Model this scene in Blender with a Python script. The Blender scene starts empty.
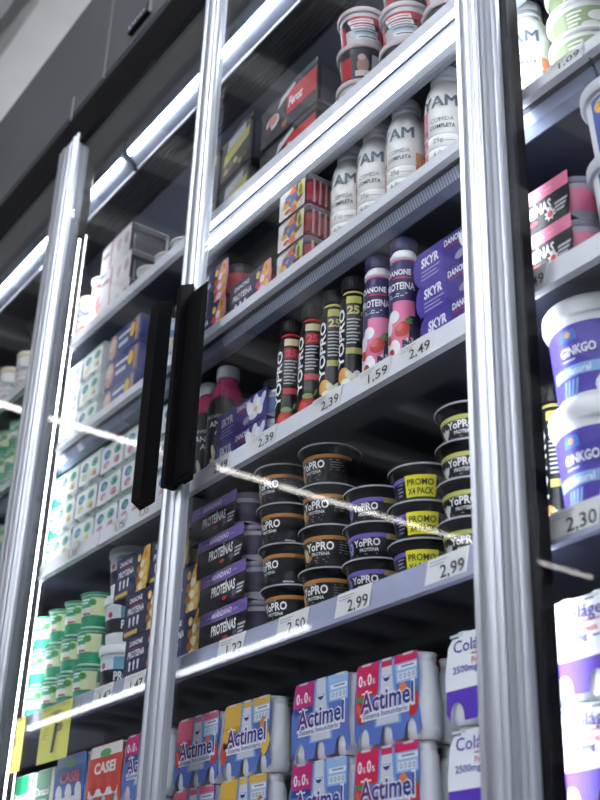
import bpy, math, random
from mathutils import Matrix
random.seed(7)
PI = math.pi
sc = bpy.context.scene
col = sc.collection

# ------------------------------------------------------------------ camera
CAM = (0.0, -0.9, 0.6)
RX = (0.57317044, 0.81882406, 0.03166696)      # image right in the world
DN = (-0.3488064, 0.27876604, -0.89477572)     # image down in the world
FW = (-0.74149156, 0.50181336, 0.44539153)     # viewing direction
cam_data = bpy.data.cameras.new('camera')
cam = bpy.data.objects.new('camera', cam_data)
col.objects.link(cam)
cam.matrix_world = Matrix(((RX[0], -DN[0], -FW[0], CAM[0]), (RX[1], -DN[1], -FW[1], CAM[1]),
                           (RX[2], -DN[2], -FW[2], CAM[2]), (0, 0, 0, 1)))
cam_data.sensor_fit = 'VERTICAL'
cam_data.sensor_height = 36.0
cam_data.lens = 36.0 * 1209.58 / 800.0
cam_data.clip_start = 0.02
cam_data.dof.use_dof = True
cam_data.dof.focus_distance = 1.9
cam_data.dof.aperture_fstop = 5.0
sc.camera = cam

# ------------------------------------------------------------------ world, exposure
world = bpy.data.worlds.new('store_ambience')
sc.world = world
world.use_nodes = True
wb = world.node_tree.nodes['Background']
wb.inputs['Color'].default_value = (0.55, 0.6, 0.72, 1)
wb.inputs['Strength'].default_value = 0.35
vs = sc.view_settings
vs.view_transform = 'Standard'
vs.look = 'None'
vs.gamma = 1.0
vs.exposure = 0.12
vs.use_curve_mapping = False
sc.cycles.use_denoising = True
sc.cycles.max_bounces = 10
sc.cycles.transparent_max_bounces = 24
sc.cycles.sample_clamp_indirect = 6.0
LED_POWER = 45.0        # cabinet light tubes
LED_SIDE = 20.0         # vertical light strips on the mullions
CEIL_POWER = 6.5       # store ceiling light lines

PANEL_POWER = 34.0      # broad unseen ceiling lights added to brighten the scene

# ------------------------------------------------------------------ materials
MATS = {}
def lin(c):
    return c / 12.92 if c <= 0.04045 else ((c + 0.055) / 1.055) ** 2.4
def rgb(h):
    return tuple(lin(int(h[i:i + 2], 16) / 255) for i in (0, 2, 4)) + (1,)
def mat(h, rough=0.45, metal=0.0, spec=0.3, coat=0.0):
    key = (h, rough, metal, spec, coat)
    if key in MATS:
        return MATS[key]
    m = bpy.data.materials.new('surface_' + h)
    m.use_nodes = True
    b = m.node_tree.nodes['Principled BSDF']
    b.inputs['Base Color'].default_value = rgb(h)
    b.inputs['Roughness'].default_value = rough
    b.inputs['Metallic'].default_value = metal
    b.inputs['Specular IOR Level'].default_value = spec
    b.inputs['Coat Weight'].default_value = coat
    MATS[key] = m
    return m
def noise_mat(name, h1, h2, scale, rough, metal=0.0, stretch=(1, 1, 1), bump=0.0, spec=0.5):
    m = bpy.data.materials.new(name)
    m.use_nodes = True
    nt = m.node_tree
    b = nt.nodes['Principled BSDF']
    b.inputs['Specular IOR Level'].default_value = spec
    tc = nt.nodes.new('ShaderNodeTexCoord')
    mp = nt.nodes.new('ShaderNodeMapping')
    mp.inputs['Scale'].default_value = stretch
    nz = nt.nodes.new('ShaderNodeTexNoise')
    nz.inputs['Scale'].default_value = scale
    nz.inputs['Detail'].default_value = 4
    rp = nt.nodes.new('ShaderNodeValToRGB')
    rp.color_ramp.elements[0].position = 0.3
    rp.color_ramp.elements[1].position = 0.7
    rp.color_ramp.elements[0].color = rgb(h1)
    rp.color_ramp.elements[1].color = rgb(h2)
    nt.links.new(tc.outputs['Object'], mp.inputs['Vector'])
    nt.links.new(mp.outputs['Vector'], nz.inputs['Vector'])
    nt.links.new(nz.outputs['Fac'], rp.inputs['Fac'])
    nt.links.new(rp.outputs['Color'], b.inputs['Base Color'])
    b.inputs['Roughness'].default_value = rough
    b.inputs['Metallic'].default_value = metal
    if bump:
        bp = nt.nodes.new('ShaderNodeBump')
        bp.inputs['Strength'].default_value = bump
        bp.inputs['Distance'].default_value = 0.002
        nt.links.new(nz.outputs['Fac'], bp.inputs['Height'])
        nt.links.new(bp.outputs['Normal'], b.inputs['Normal'])
    return m
def emit_mat(name, color, power):
    m = bpy.data.materials.new(name)
    m.use_nodes = True
    nt = m.node_tree
    nt.nodes.clear()
    e = nt.nodes.new('ShaderNodeEmission')
    e.inputs['Color'].default_value = color
    e.inputs['Strength'].default_value = power
    o = nt.nodes.new('ShaderNodeOutputMaterial')
    nt.links.new(e.outputs[0], o.inputs[0])
    return m
def pane_mat(name, tint, ior=1.5, rough=0.0):
    """thin clear sheet: straight transmission plus a Fresnel reflection on each face"""
    m = bpy.data.materials.new(name)
    m.use_nodes = True
    nt = m.node_tree
    nt.nodes.clear()
    geo = nt.nodes.new('ShaderNodeNewGeometry')
    mx = nt.nodes.new('ShaderNodeMapRange')
    mx.inputs['To Min'].default_value = ior
    mx.inputs['To Max'].default_value = 1.0 / ior
    fr = nt.nodes.new('ShaderNodeFresnel')
    tr = nt.nodes.new('ShaderNodeBsdfTransparent')
    tr.inputs['Color'].default_value = tint
    gl = nt.nodes.new('ShaderNodeBsdfGlossy')
    gl.inputs['Roughness'].default_value = rough
    ms = nt.nodes.new('ShaderNodeMixShader')
    o = nt.nodes.new('ShaderNodeOutputMaterial')
    nt.links.new(geo.outputs['Backfacing'], mx.inputs['Value'])
    nt.links.new(mx.outputs['Result'], fr.inputs['IOR'])
    nt.links.new(fr.outputs[0], ms.inputs[0])
    nt.links.new(tr.outputs[0], ms.inputs[1])
    nt.links.new(gl.outputs[0], ms.inputs[2])
    nt.links.new(ms.outputs[0], o.inputs[0])
    return m

M_GLASS = pane_mat('door_glass', (0.97, 0.98, 0.985, 1))
M_CLEAR = pane_mat('clear_plastic', (0.86, 0.86, 0.9, 1), 1.45, 0.08)
M_LED = emit_mat('cabinet_light', (0.9, 0.94, 1.0, 1), LED_POWER)
M_LEDTOP = emit_mat('top_cabinet_light', (0.9, 0.94, 1.0, 1), 80.0)
M_LEDSIDE = emit_mat('mullion_light', (0.9, 0.94, 1.0, 1), LED_SIDE)
M_REARFILL = emit_mat('hidden_rear_fill', (0.88, 0.92, 1.0, 1), 14.0)  # for the hidden emitters added behind the posts
M_PANEL = emit_mat('added_panel_light', (0.9, 0.93, 1.0, 1), PANEL_POWER)  # for the unseen fill lights added around the aisle
M_UP = emit_mat('added_ceiling_glow', (0.95, 0.96, 1.0, 1), 80.0)  # added upward glow that brightens the ceiling
M_STRIP = emit_mat('aisle_strip_light', (0.9, 0.92, 1.0, 1), 9.0)
M_CEIL = emit_mat('ceiling_light_line', (1.0, 0.95, 0.9, 1), CEIL_POWER)
M_ALU = noise_mat('brushed_aluminium', 'a9adb5', 'b5b9c1', 30, 0.36, 0.6, (40, 40, 0.15))
M_BLACK = mat('060608', 0.5, spec=0.12)
M_HANDLE = noise_mat('black_plastic_handle', '030304', '040405', 60, 0.55, spec=0.12)
M_CANOPY = noise_mat('dark_canopy_panel', '55565a', '5d5e62', 3, 0.5)
M_DECK = noise_mat('shelf_steel', '2c2f40', '363a4e', 8, 0.35, 0.3)
M_BACK = noise_mat('cabinet_back', '141626', '1d2034', 5, 0.5)
M_LINER = mat('8d93a6', 0.5)
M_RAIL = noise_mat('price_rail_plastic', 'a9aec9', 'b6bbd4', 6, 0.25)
M_RAILW = noise_mat('lit_frosted_rail_plastic', 'eceef6', 'f4f5fa', 6, 0.3)  # base colour whitened to paint in the stronger light on the upper rails
M_CARD = mat('f2f2f0', 0.5)
M_INK = mat('24262e', 0.5)
M_W = mat('f4f4f4', 0.4)
M_RED = mat('c2242e', 0.4)

# ------------------------------------------------------------------ mesh builder
TXT = {}
def text_geo(s, bold=0.0, shear=0.0):
    key = (s, bold, shear)
    if key in TXT:
        return TXT[key]
    cu = bpy.data.curves.new('t', 'FONT')
    cu.body = s
    cu.size = 1.0
    cu.resolution_u = 2
    cu.offset = bold
    cu.shear = shear
    ob = bpy.data.objects.new('t', cu)
    col.objects.link(ob)
    dg = bpy.context.evaluated_depsgraph_get()
    me = bpy.data.meshes.new_from_object(ob.evaluated_get(dg))
    vs_ = [(v.co.x, v.co.y) for v in me.vertices]
    fs = [tuple(p.vertices) for p in me.polygons]
    bpy.data.objects.remove(ob)
    bpy.data.curves.remove(cu)
    bpy.data.meshes.remove(me)
    if vs_:
        x0 = min(v[0] for v in vs_)
        k = 1 / 0.72
        vs_ = [((x - x0) * k, y * k) for x, y in vs_]
    wd = max([v[0] for v in vs_] or [0])
    TXT[key] = (vs_, fs, wd)
    return TXT[key]

def fine(vs_, fs, lim):
    """split triangles whose extent across the curve is too long to follow it"""
    mx, ax = lim
    ax = 1 if ax == 1 else 0
    vs_ = list(vs_)
    todo = [t for f in fs for t in [(f[0], f[i], f[i + 1]) for i in range(1, len(f) - 1)]]
    done, mids = [], {}
    while todo:
        t = todo.pop()
        e = max(((abs(vs_[t[i]][ax] - vs_[t[(i + 1) % 3]][ax]), i) for i in range(3)))
        if e[0] <= mx or len(vs_) > 4000:
            done.append(t)
            continue
        i = e[1]
        a, b, c = t[i], t[(i + 1) % 3], t[(i + 2) % 3]
        k = (min(a, b), max(a, b))
        if k not in mids:
            mids[k] = len(vs_)
            vs_.append(((vs_[a][0] + vs_[b][0]) / 2, (vs_[a][1] + vs_[b][1]) / 2))
        m = mids[k]
        todo += [(a, m, c), (m, b, c)]
    return vs_, done

class MB:
    def __init__(self):
        self.v, self.f, self.mi, self.mats, self.sm = [], [], [], [], []
    def slot(self, m):
        if m not in self.mats:
            self.mats.append(m)
        return self.mats.index(m)
    def add(self, vs_, fs, m, smooth=False):
        b = len(self.v)
        k = self.slot(m)
        self.v += vs_
        for f in fs:
            self.f.append(tuple(i + b for i in f))
            self.mi.append(k)
            self.sm.append(smooth)
        return self
    def box(self, x0, x1, y0, y1, z0, z1, m):
        vs_ = [(x, y, z) for x in (x0, x1) for y in (y0, y1) for z in (z0, z1)]
        return self.add(vs_, [(0, 1, 3, 2), (4, 6, 7, 5), (0, 4, 5, 1), (2, 3, 7, 6), (0, 2, 6, 4), (1, 5, 7, 3)], m)
    def bbox(self, x0, x1, y0, y1, z0, z1, m, b=0.003):
        """box with chamfered vertical and horizontal edges"""
        return self.prism([(x0 + b, y0), (x1 - b, y0), (x1, y0 + b), (x1, y1 - b), (x1 - b, y1), (x0 + b, y1), (x0, y1 - b), (x0, y0 + b)], z0, z1, m, b)
    def prism(self, pts, z0, z1, m, b=0.0, smooth=False):
        """extrude an xy outline (counter-clockwise) along z, with chamfered ends"""
        n = len(pts)
        cx = sum(p[0] for p in pts) / n
        cy = sum(p[1] for p in pts) / n
        rings = []
        if b:
            sx = max(abs(p[0] - cx) for p in pts)
            sy = max(abs(p[1] - cy) for p in pts)
            ins = [(cx + (x - cx) * (1 - b / sx), cy + (y - cy) * (1 - b / sy)) for x, y in pts]
            rings = [(ins, z0), (pts, z0 + b), (pts, z1 - b), (ins, z1)]
        else:
            rings = [(pts, z0), (pts, z1)]
        vs_ = [(x, y, z) for r, z in rings for x, y in r]
        fs = []
        for k in range(len(rings) - 1):
            for i in range(n):
                j = (i + 1) % n
                fs.append((k * n + i, k * n + j, (k + 1) * n + j, (k + 1) * n + i))
        self.add(vs_, fs, m, smooth)
        top = (len(rings) - 1) * n
        base = len(self.v) - len(vs_)
        k = self.slot(m)
        for f in (tuple(range(n - 1, -1, -1)), tuple(range(top, top + n))):
            self.f.append(tuple(i + base for i in f)); self.mi.append(k); self.sm.append(False)
        return self
    def xprism(self, pts, x0, x1, m):
        """extrude a yz outline along x"""
        n = len(pts)
        vs_ = [(x, y, z) for x in (x0, x1) for y, z in pts]
        fs = [(i, (i + 1) % n, n + (i + 1) % n, n + i) for i in range(n)]
        fs += [tuple(range(n - 1, -1, -1)), tuple(range(n, 2 * n))]
        return self.add(vs_, fs, m)
    def yprism(self, pts, y0, y1, m, smooth=False):
        """extrude an xz outline along y"""
        n = len(pts)
        vs_ = [(x, y, z) for y in (y0, y1) for x, z in pts]
        fs = [(i, (i + 1) % n, n + (i + 1) % n, n + i) for i in range(n)]
        fs += [tuple(range(n - 1, -1, -1)), tuple(range(n, 2 * n))]
        return self.add(vs_, fs, m, smooth)
    def lathe(self, prof, m, seg=24, cx=0.0, cy=0.0, cap=True, smooth=True):
        """prof: (r, z) from bottom to top"""
        vs_, fs = [], []
        n = len(prof)
        for r, z in prof:
            for j in range(seg):
                a = 2 * PI * j / seg
                vs_.append((cx + r * math.sin(a), cy - r * math.cos(a), z))
        for i in range(n - 1):
            for j in range(seg):
                k = (j + 1) % seg
                fs.append((i * seg + j, i * seg + k, (i + 1) * seg + k, (i + 1) * seg + j))
        self.add(vs_, fs, m, smooth)
        if cap:
            base = len(self.v) - len(vs_)
            k = self.slot(m)
            for f in (tuple(range(seg - 1, -1, -1)), tuple(range((n - 1) * seg, n * seg))):
                self.f.append(tuple(i + base for i in f)); self.mi.append(k); self.sm.append(False)
        return self
    # --- flat print, laid on a surface through a map (u, v, off) -> point
    def rect(self, mp, u0, u1, v0, v1, m, off=0.0004, nu=1, nv=1, skew=0.0):
        vs_, fs = [], []
        for j in range(nv + 1):
            for i in range(nu + 1):
                v = v0 + (v1 - v0) * j / nv
                vs_.append(mp(u0 + (u1 - u0) * i / nu + skew * (v - v0), v, off))
        for j in range(nv):
            for i in range(nu):
                a = j * (nu + 1) + i
                fs.append((a, a + 1, a + nu + 2, a + nu + 1))
        return self.add(vs_, fs, m)
    def oval(self, mp, cu, cv, ru, rv, m, off=0.0006, n=14, rot=0.0):
        pts = []
        for i in range(n):
            a = 2 * PI * i / n
            x, y = ru * math.cos(a), rv * math.sin(a)
            pts.append((cu + x * math.cos(rot) - y * math.sin(rot), cv + x * math.sin(rot) + y * math.cos(rot)))
        return self.fan(mp, pts, (cu, cv), m, off)
    def fan(self, mp, pts, c, m, off):
        n = len(pts)
        if not getattr(mp, 'curved', False):
            return self.add([mp(u, v, off) for u, v in pts], [tuple(range(n))], m)
        vs_ = [mp(c[0], c[1], off)]
        for k in (0.35, 0.7, 1.0):
            vs_ += [mp(c[0] + (u - c[0]) * k, c[1] + (v - c[1]) * k, off) for u, v in pts]
        fs = [(0, 1 + i, 1 + (i + 1) % n) for i in range(n)]
        for k in (0, 1):
            fs += [(1 + k * n + i, 1 + (k + 1) * n + i, 1 + (k + 1) * n + (i + 1) % n, 1 + k * n + (i + 1) % n) for i in range(n)]
        return self.add(vs_, fs, m)
    def poly(self, mp, pts, m, off=0.0006):
        if getattr(mp, 'curved', False):
            q = []
            for (a, b), (c, d) in zip(pts, pts[1:] + pts[:1]):
                q += [(a + (c - a) * k / 4, b + (d - b) * k / 4) for k in range(4)]
            pts = q
        n = len(pts)
        return self.fan(mp, pts, (sum(p[0] for p in pts) / n, sum(p[1] for p in pts) / n), m, off)
    def text(self, mp, s, u, v, h, m, off=0.0008, w=None, bold=0.012, shear=0.0, align='L', rot=0):
        vs_, fs, wd = text_geo(s, bold, shear)
        if not vs_:
            return self
        kx = h if w is None else w / wd
        tw = wd * kx
        du = {'L': 0, 'C': -tw / 2, 'R': -tw}[align]
        out = []
        if getattr(mp, 'curved', False) and h > 0.0045:
            vs_, fs = fine(vs_, fs, (0.0035 / h, 1) if rot == 90 else (0.0035 / kx, 0))
        for x, y in vs_:
            a, b = du + x * kx, y * h
            if rot == 90:
                a, b = -b, a
            out.append(mp(u + a, v + b, off))
        if isinstance(m, (list, tuple)):
            n = len(m)
            base = len(self.v)
            self.v += out
            for f in fs:
                q = sum(vs_[i][0] for i in f) / len(f) / wd
                self.f.append(tuple(i + base for i in f)); self.mi.append(self.slot(m[min(n - 1, int(q * n))])); self.sm.append(False)
            return self
        return self.add(out, fs, m)
    def lines(self, mp, u, v, w, n, dv, m, h=0.0012, off=0.0007):
        """rows of print too small to read"""
        for i in range(n):
            k = (1.0, 0.82, 0.93, 0.7)[i % 4]
            self.rect(mp, u, u + w * k, v - i * dv, v - i * dv + h, m, off, nu=2)
        return self
    def build(self, name, parent=None):
        me = bpy.data.meshes.new(name)
        me.from_pydata(self.v, [], self.f)
        for m in self.mats:
            me.materials.append(m)
        me.polygons.foreach_set('material_index', self.mi)
        me.polygons.foreach_set('use_smooth', self.sm)
        me.update()
        if any(self.sm):
            me.set_sharp_from_angle(angle=math.radians(38))
        o = bpy.data.objects.new(name, me)
        col.objects.link(o)
        if parent:
            o.parent = parent
        return o

def flat(ox, oy, oz, face='front'):
    if face == 'front':
        return lambda u, v, off: (ox + u, oy - off, oz + v)
    if face == 'right':
        return lambda u, v, off: (ox + off, oy + u, oz + v)
def cyl(rz, phi0=0.0, cx=0.0, cy=0.0):
    def f(u, v, off):
        r = rz(v) if callable(rz) else rz
        a = phi0 + u / (rz(0.03) if callable(rz) else rz)
        return (cx + (r + off) * math.sin(a), cy - (r + off) * math.cos(a), v)
    f.curved = True
    return f
def lerp_r(prof):
    def f(z):
        for (r0, z0), (r1, z1) in zip(prof, prof[1:]):
            if z1 > z0 and z0 <= z <= z1:
                return r0 + (r1 - r0) * (z - z0) / (z1 - z0)
        return prof[0][0] if z < prof[0][1] else prof[-1][0]
    return f

# ------------------------------------------------------------------ scene bookkeeping
def empty(name, loc=(0, 0, 0)):
    o = bpy.data.objects.new(name, None)
    o.empty_display_size = 0.02
    col.objects.link(o)
    o.location = loc
    return o
def tag(o, label, cat, group=None):
    o['label'] = label
    o['category'] = cat
    if group:
        o['group'] = group
    return o
def structure(o):
    o['kind'] = 'structure'
    return o
CHILD = {}
class Proto:
    """one built thing; place() puts it down, copying it with all its parts from the second time on"""
    def __init__(self, name, cat, group):
        self.root = empty(name)
        self.cat, self.group, self.used = cat, group, False
    def part(self, mb, name, parent=None):
        o = mb.build(name, parent or self.root)
        CHILD.setdefault((parent or self.root).name, []).append(o)
        return o
    def place(self, loc, label, rz=0.0, group=None, tilt=0.0, forward=None):
        # pushed up close to the price rail
        forward = FWD[0] if forward is None else forward
        y2 = loc[1] - forward
        loc = (loc[0] * (0.9 + y2) / (0.9 + loc[1]), y2, loc[2])
        def dup(o, par):
            c = o.copy()
            col.objects.link(c)
            if par:
                c.parent = par
            for ch in CHILD.get(o.name, []):
                dup(ch, c)
            return c
        r = dup(self.root, None) if self.used else self.root
        self.used = True
        r.location = loc
        r.rotation_euler = (0, tilt, rz)
        return tag(r, label, self.cat, group or self.group)
def nth(i, n):
    """position words in a stack, counted from the bottom"""
    return {1: ['single'], 2: ['bottom', 'top'], 3: ['bottom', 'middle', 'top'],
            4: ['bottom', 'second lowest', 'second highest', 'top']}[n][i]

# shelf surfaces (top of deck) and rails
S = [0.785, 1.106, 1.434, 1.726, 2.001]
RAILZ = [(0.747, 0.787), (1.068, 1.108), (1.400, 1.436), (1.704, 1.729), (1.973, 2.004)]
BAYS = [(-3.44, -2.118), (-2.114, -0.794), (-0.790, 0.53)]

# ------------------------------------------------------------------ the store around the cabinet
M_FLOOR = noise_mat('store_floor', '8a8a8c', '9a9a9c', 4, 0.25)
M_CEILDARK = noise_mat('ceiling_void', '828284', '8e8e90', 2, 0.8)
M_CEILBEAM = noise_mat('ceiling_beam_paint', 'cececc', 'dadad8', 4, 0.6)
structure(MB().box(-16, 8, -14, 0.95, -0.1, 0.0, M_FLOOR).build('floor'))
ceil = structure(MB().box(-20, 8, -14, 6, 5.2, 5.3, M_CEILDARK).build('ceiling'))
# open ceiling grid: long beams along the aisle, lighter cross bars
for k in range(11):
    y = -10.63 + k * 1.55
    MB().box(-20, 8, y + 0.16, y + 0.40, 4.62, 4.95, M_CEILBEAM).build('beam', ceil)
for k in range(34):
    x = -19.8 + k * 0.82
    MB().box(x, x + 0.16, -14, 6, 4.72, 4.9, M_CEILBEAM).build('cross_bar', ceil)
structure(MB().box(-16, 8, 0.9, 0.95, 0, 3.0, mat('77797e', 0.7)).build('wall_back'))

def light_line(p0, p1, axis, label, wd0=0.012, em=None):
    r = empty('ceiling_light', (p0[0], p0[1], p0[2]))
    L = p1[axis] - p0[axis]
    def bx(a, b, lo, hi, m, wd):
        if axis == 1:
            return MB().box(-wd, wd, a, b, lo, hi, m)
        return MB().box(a, b, -wd, wd, lo, hi, m)
    bx(0, L, 0, 0.05, mat('d8d8d8', 0.5), wd0 + 0.01).build('housing', r)
    bx(0.01, L - 0.01, -0.02, 0, em or M_CEIL, wd0).build('tube', r)
    if wd0 > 0.05:
        bx(0.05, L - 0.05, 0.05, 0.055, M_UP, wd0 * 0.6).build('added_uplight', r)  # added emitter on top of the housing, brightens the ceiling
    for f in (0.1, 0.5, 0.9):
        c = L * f
        bx(c - 0.004, c + 0.004, 0.05, 4.62 - p0[2], mat('9a9a9a', 0.4), 0.004).build('hanger', r)
    tag(r, label, 'light')
light_line((-6.9, -6.9, 4.0), (-6.9, -0.6, 4.0), 1, 'long hanging light line whose reflection streaks across the glass doors')
light_line((-1.2, -8.5, 4.0), (-1.2, -1.6, 4.0), 1, 'unseen added light line above the aisle before the middle door', 0.15, M_PANEL)  # unseen, added to light stiles and rails from the front
light_line((1.6, -8.5, 4.0), (1.6, -1.6, 4.0), 1, 'unseen added light line above the aisle to the right of the doors', 0.15, M_PANEL)  # unseen, added as more front light
light_line((4.4, -8.5, 4.0), (4.4, -1.6, 4.0), 1, 'unseen added light line farthest right over the aisle', 0.15, M_PANEL)  # unseen, added front light farther along
light_line((-9.6, -3.0, 2.55), (-5.6, -3.0, 2.55), 0, 'low light strip along the opposite side of the aisle', 0.012, M_STRIP)

light_line((-11.0, 2.3, 4.0), (-1.0, 2.3, 4.0), 0, 'unseen added light line over the aisle behind the cabinet', 0.15, M_PANEL)  # unseen, added to brighten the ceiling above the canopy
op = tag(empty('added_opposite_shelving', (-5, -3.6, 0)), 'unseen dark shelving run added on the opposite side of the aisle', 'shelving')  # unseen, added to block ambient light from the glass reflections
MB().box(-11, 9, -0.3, 0.3, 0, 2.35, mat('24252a', 0.6)).build('carcass', op)
for k in range(5):
    MB().box(-11, 9, 0.3, 0.42, 0.35 + k * 0.42, 0.375 + k * 0.42, mat('5a5c62', 0.5)).build('shelf_board', op)

# ------------------------------------------------------------------ the refrigerated cabinet
X0, X1 = -3.45, 0.55
cab = tag(empty('refrigerated_cabinet', (0, 0, 0)), 'tall dark refrigerated cabinet with glass doors and a deep canopy', 'refrigerator')
MB().box(X0, X1, 0.62, 0.68, 0.0, 2.62, M_BACK).build('back_panel', cab)
MB().box(X0, X0 + 0.03, 0.02, 0.62, 0.0, 2.62, M_BACK).build('side_panel', cab)
MB().box(X1 - 0.03, X1, 0.02, 0.62, 0.0, 2.62, M_BACK).build('side_panel', cab)
MB().box(X0, X1, 0.0, 0.62, 0.0, 0.45, mat('2c2d31', 0.5)).build('base', cab)
MB().xprism([(-0.004, 2.53), (0.06, 2.515), (0.06, 2.645), (-0.004, 2.645)], X0, X1, M_BLACK).build('header', cab)
MB().box(X0, X1, 0.06, 0.62, 2.6, 2.64, M_BACK).build('roof', cab)
MB().xprism([(0.30, 2.585), (0.32, 2.60), (0.62, 2.22), (0.60, 2.215)], X0 + 0.03, X1 - 0.03, M_LINER).build('sloping_liner', cab)
for i in range(15):
    y = 0.125 + i * 0.0118
    MB().box(X0 + 0.03, X1 - 0.03, y, y + 0.005, 2.575, 2.598, mat('3c3e46', 0.5)).build('grille_slat', cab)
for a, b in ((X0, -2.2695), (-2.2665, -0.75), (-0.747, X1)):
    MB().bbox(a, b, 0.0, 0.5, 2.675, 3.07, M_CANOPY, 0.004).build('canopy_panel', cab)
MB().box(X0, X1, 0.004, 0.5, 2.645, 2.675, mat('3a3b40', 0.5)).build('canopy_strip', cab)
MB().box(-2.452, -2.448, -0.003, 0.0, 2.66, 2.735, mat('c8c8c8', 0.3, 0.6)).build('joint_strip', cab)
for x in (-2.425, -0.932):      # posts behind the wide mullions, with their light strips
    MB().bbox(x - 0.023, x + 0.023, 0.031, 0.065, 0.45, 2.53, M_BLACK, 0.004).build('post', cab)
MB().box(-2.3775, -2.3755, 0.036, 0.040, 0.5, 2.26, M_LEDSIDE).build('light_strip', cab)
MB().box(-0.958, -0.9555, 0.034, 0.038, 0.5, 2.3, M_LEDSIDE).build('light_strip', cab)
for x in (-2.425, -0.932):     # hidden emitters added behind the posts to brighten the shelves
    MB().xprism([(0.0655, 0.5), (0.0665, 0.5), (0.0665, 2.3), (0.0655, 2.3)], x - 0.02, x + 0.02, M_REARFILL).build('added_rear_emitter', cab)
for x in (-2.335, -2.116, -0.792):  # first stands in for the reflected light strip, others at bay joints
    MB().box(x - 0.006, x + 0.006, 0.585, 0.62, 0.45, 2.3, mat('6c707c', 0.4, 0.5)).build('upright', cab)
# the light tubes along the top, behind the header
for a, b in ((X0 + 0.04, -2.29), (-2.27, -0.95), (-0.93, X1 - 0.04)):
    lt = MB().xprism([(0.085, 2.50), (0.085, 2.485), (0.12, 2.455), (0.135, 2.49), (0.135, 2.53), (0.085, 2.53)], a, b, mat('747b8a', 0.4)).build('lamp_housing', cab)
    MB().xprism([(0.0862, 2.4805), (0.088, 2.4755), (0.0935, 2.4705), (0.0955, 2.4735), (0.0875, 2.482)], a + 0.01, b - 0.01, M_LEDTOP).build('tube', lt)
    MB().xprism([(0.120, 2.452), (0.123, 2.447), (0.128, 2.452), (0.128, 2.4565)], a, b, mat('dfe3ea', 0.3)).build('reflector', lt)

# temperature display on the canopy
d = tag(empty('temperature_display', (-2.07, -0.004, 2.70)), 'small black temperature display under the canopy panel', 'display')
MB().bbox(-0.052, 0.052, -0.008, 0.004, 0.0, 0.032, mat('101012', 0.3), 0.002).build('case', d)
g = MB()
f_ = flat(-0.045, -0.008, 0.006)
for i in range(6):
    g.rect(f_, i * 0.0145, i * 0.0145 + 0.008, 0.002 + 0.004 * (i % 2), 0.016, mat('c9ced8', 0.4), 0.0006)
g.build('marks', d)
MB().box(0.0535, 0.0555, -0.006, 0.002, -0.004, 0.05, mat('d0d0d0', 0.3, 0.5)).build('clip', d)

# ------------------------------------------------------------------ shelves
SN = ['lowest', 'second lowest', 'middle', 'second highest', 'top']
BN = ['behind the far left doors', 'behind the middle door', 'behind the right door']
def shelf(lv, bay):
    x0, x1 = BAYS[bay]
    if bay == 0: x0 = X0 + 0.035
    if bay == 2: x1 = X1 - 0.035
    z = S[lv]
    r = tag(empty('shelf', ((x0 + x1) / 2, 0.3, z)), 'dark steel ' + SN[lv] + ' shelf with price rail ' + BN[bay], 'shelf', 'cabinet shelves')
    hx = (x1 - x0) / 2
    MB().bbox(-hx, hx, -0.228, 0.28, -0.028, 0.0, M_DECK, 0.003).build('deck', r)
    a, b = RAILZ[lv][0] - z, RAILZ[lv][1] - z
    m = M_RAIL if lv <= 1 else M_RAILW  # upper rails take the whitened colour, as if more strongly lit
    rl = MB().xprism([(-0.240, a + 0.004), (-0.237, a), (-0.229, a), (-0.229, b), (-0.236, b), (-0.240, b - 0.004)], -hx, hx, m).build('price_rail', r)
    MB().xprism([(-0.243, a - 0.001), (-0.236, a - 0.001), (-0.236, a + 0.003), (-0.243, a + 0.005)], -hx, hx, m).build('lower_lip', rl)
    if lv == 4 and bay == 1 or lv == 4 and bay == 2:
        h = MB().xprism([(-0.225, -0.029), (-0.185, -0.029), (-0.185, -0.055), (-0.19, -0.062), (-0.21, -0.075), (-0.216, -0.075), (-0.222, -0.066)], -hx + (0.27 if bay == 1 else 0), hx, mat('d5dae4', 0.35)).build('lamp_housing', r)
        for (ya, za, yb, zb) in ((-0.2225, -0.0500, -0.2225, -0.0425), (-0.2225, -0.0635, -0.2225, -0.0555)):
            MB().xprism([(ya, za), (ya + 0.003, za), (yb + 0.003, zb), (yb, zb), (yb - 0.004, (za + zb) / 2)], -hx + 0.275 if bay == 1 else -hx, hx - 0.005, M_LED).build('tube', h)
    if lv == 3:
        h = MB()
        h.xprism([(-0.225, -0.029), (-0.19, -0.029), (-0.19, -0.042), (-0.20, -0.05), (-0.218, -0.045)], -hx, hx, mat('8a93aa', 0.2))
        h.build('diffuser', r)
        if bay == 1:
            q = MB()
            n = 110
            for i in range(n):
                x = -0.25 + i * (hx - 0.01) / n
                q.add([(x, -0.2262, -0.030), (x + 0.003, -0.2262, -0.030), (x + 0.003, -0.219, -0.0465), (x, -0.219, -0.0465)], [(0, 3, 2, 1)], mat('c0c8da', 0.25))
            q.build('diffuser_ribs', r)['kind'] = 'stuff'
for bay in range(3):
    for lv in range(5):
        shelf(lv, bay)

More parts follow.
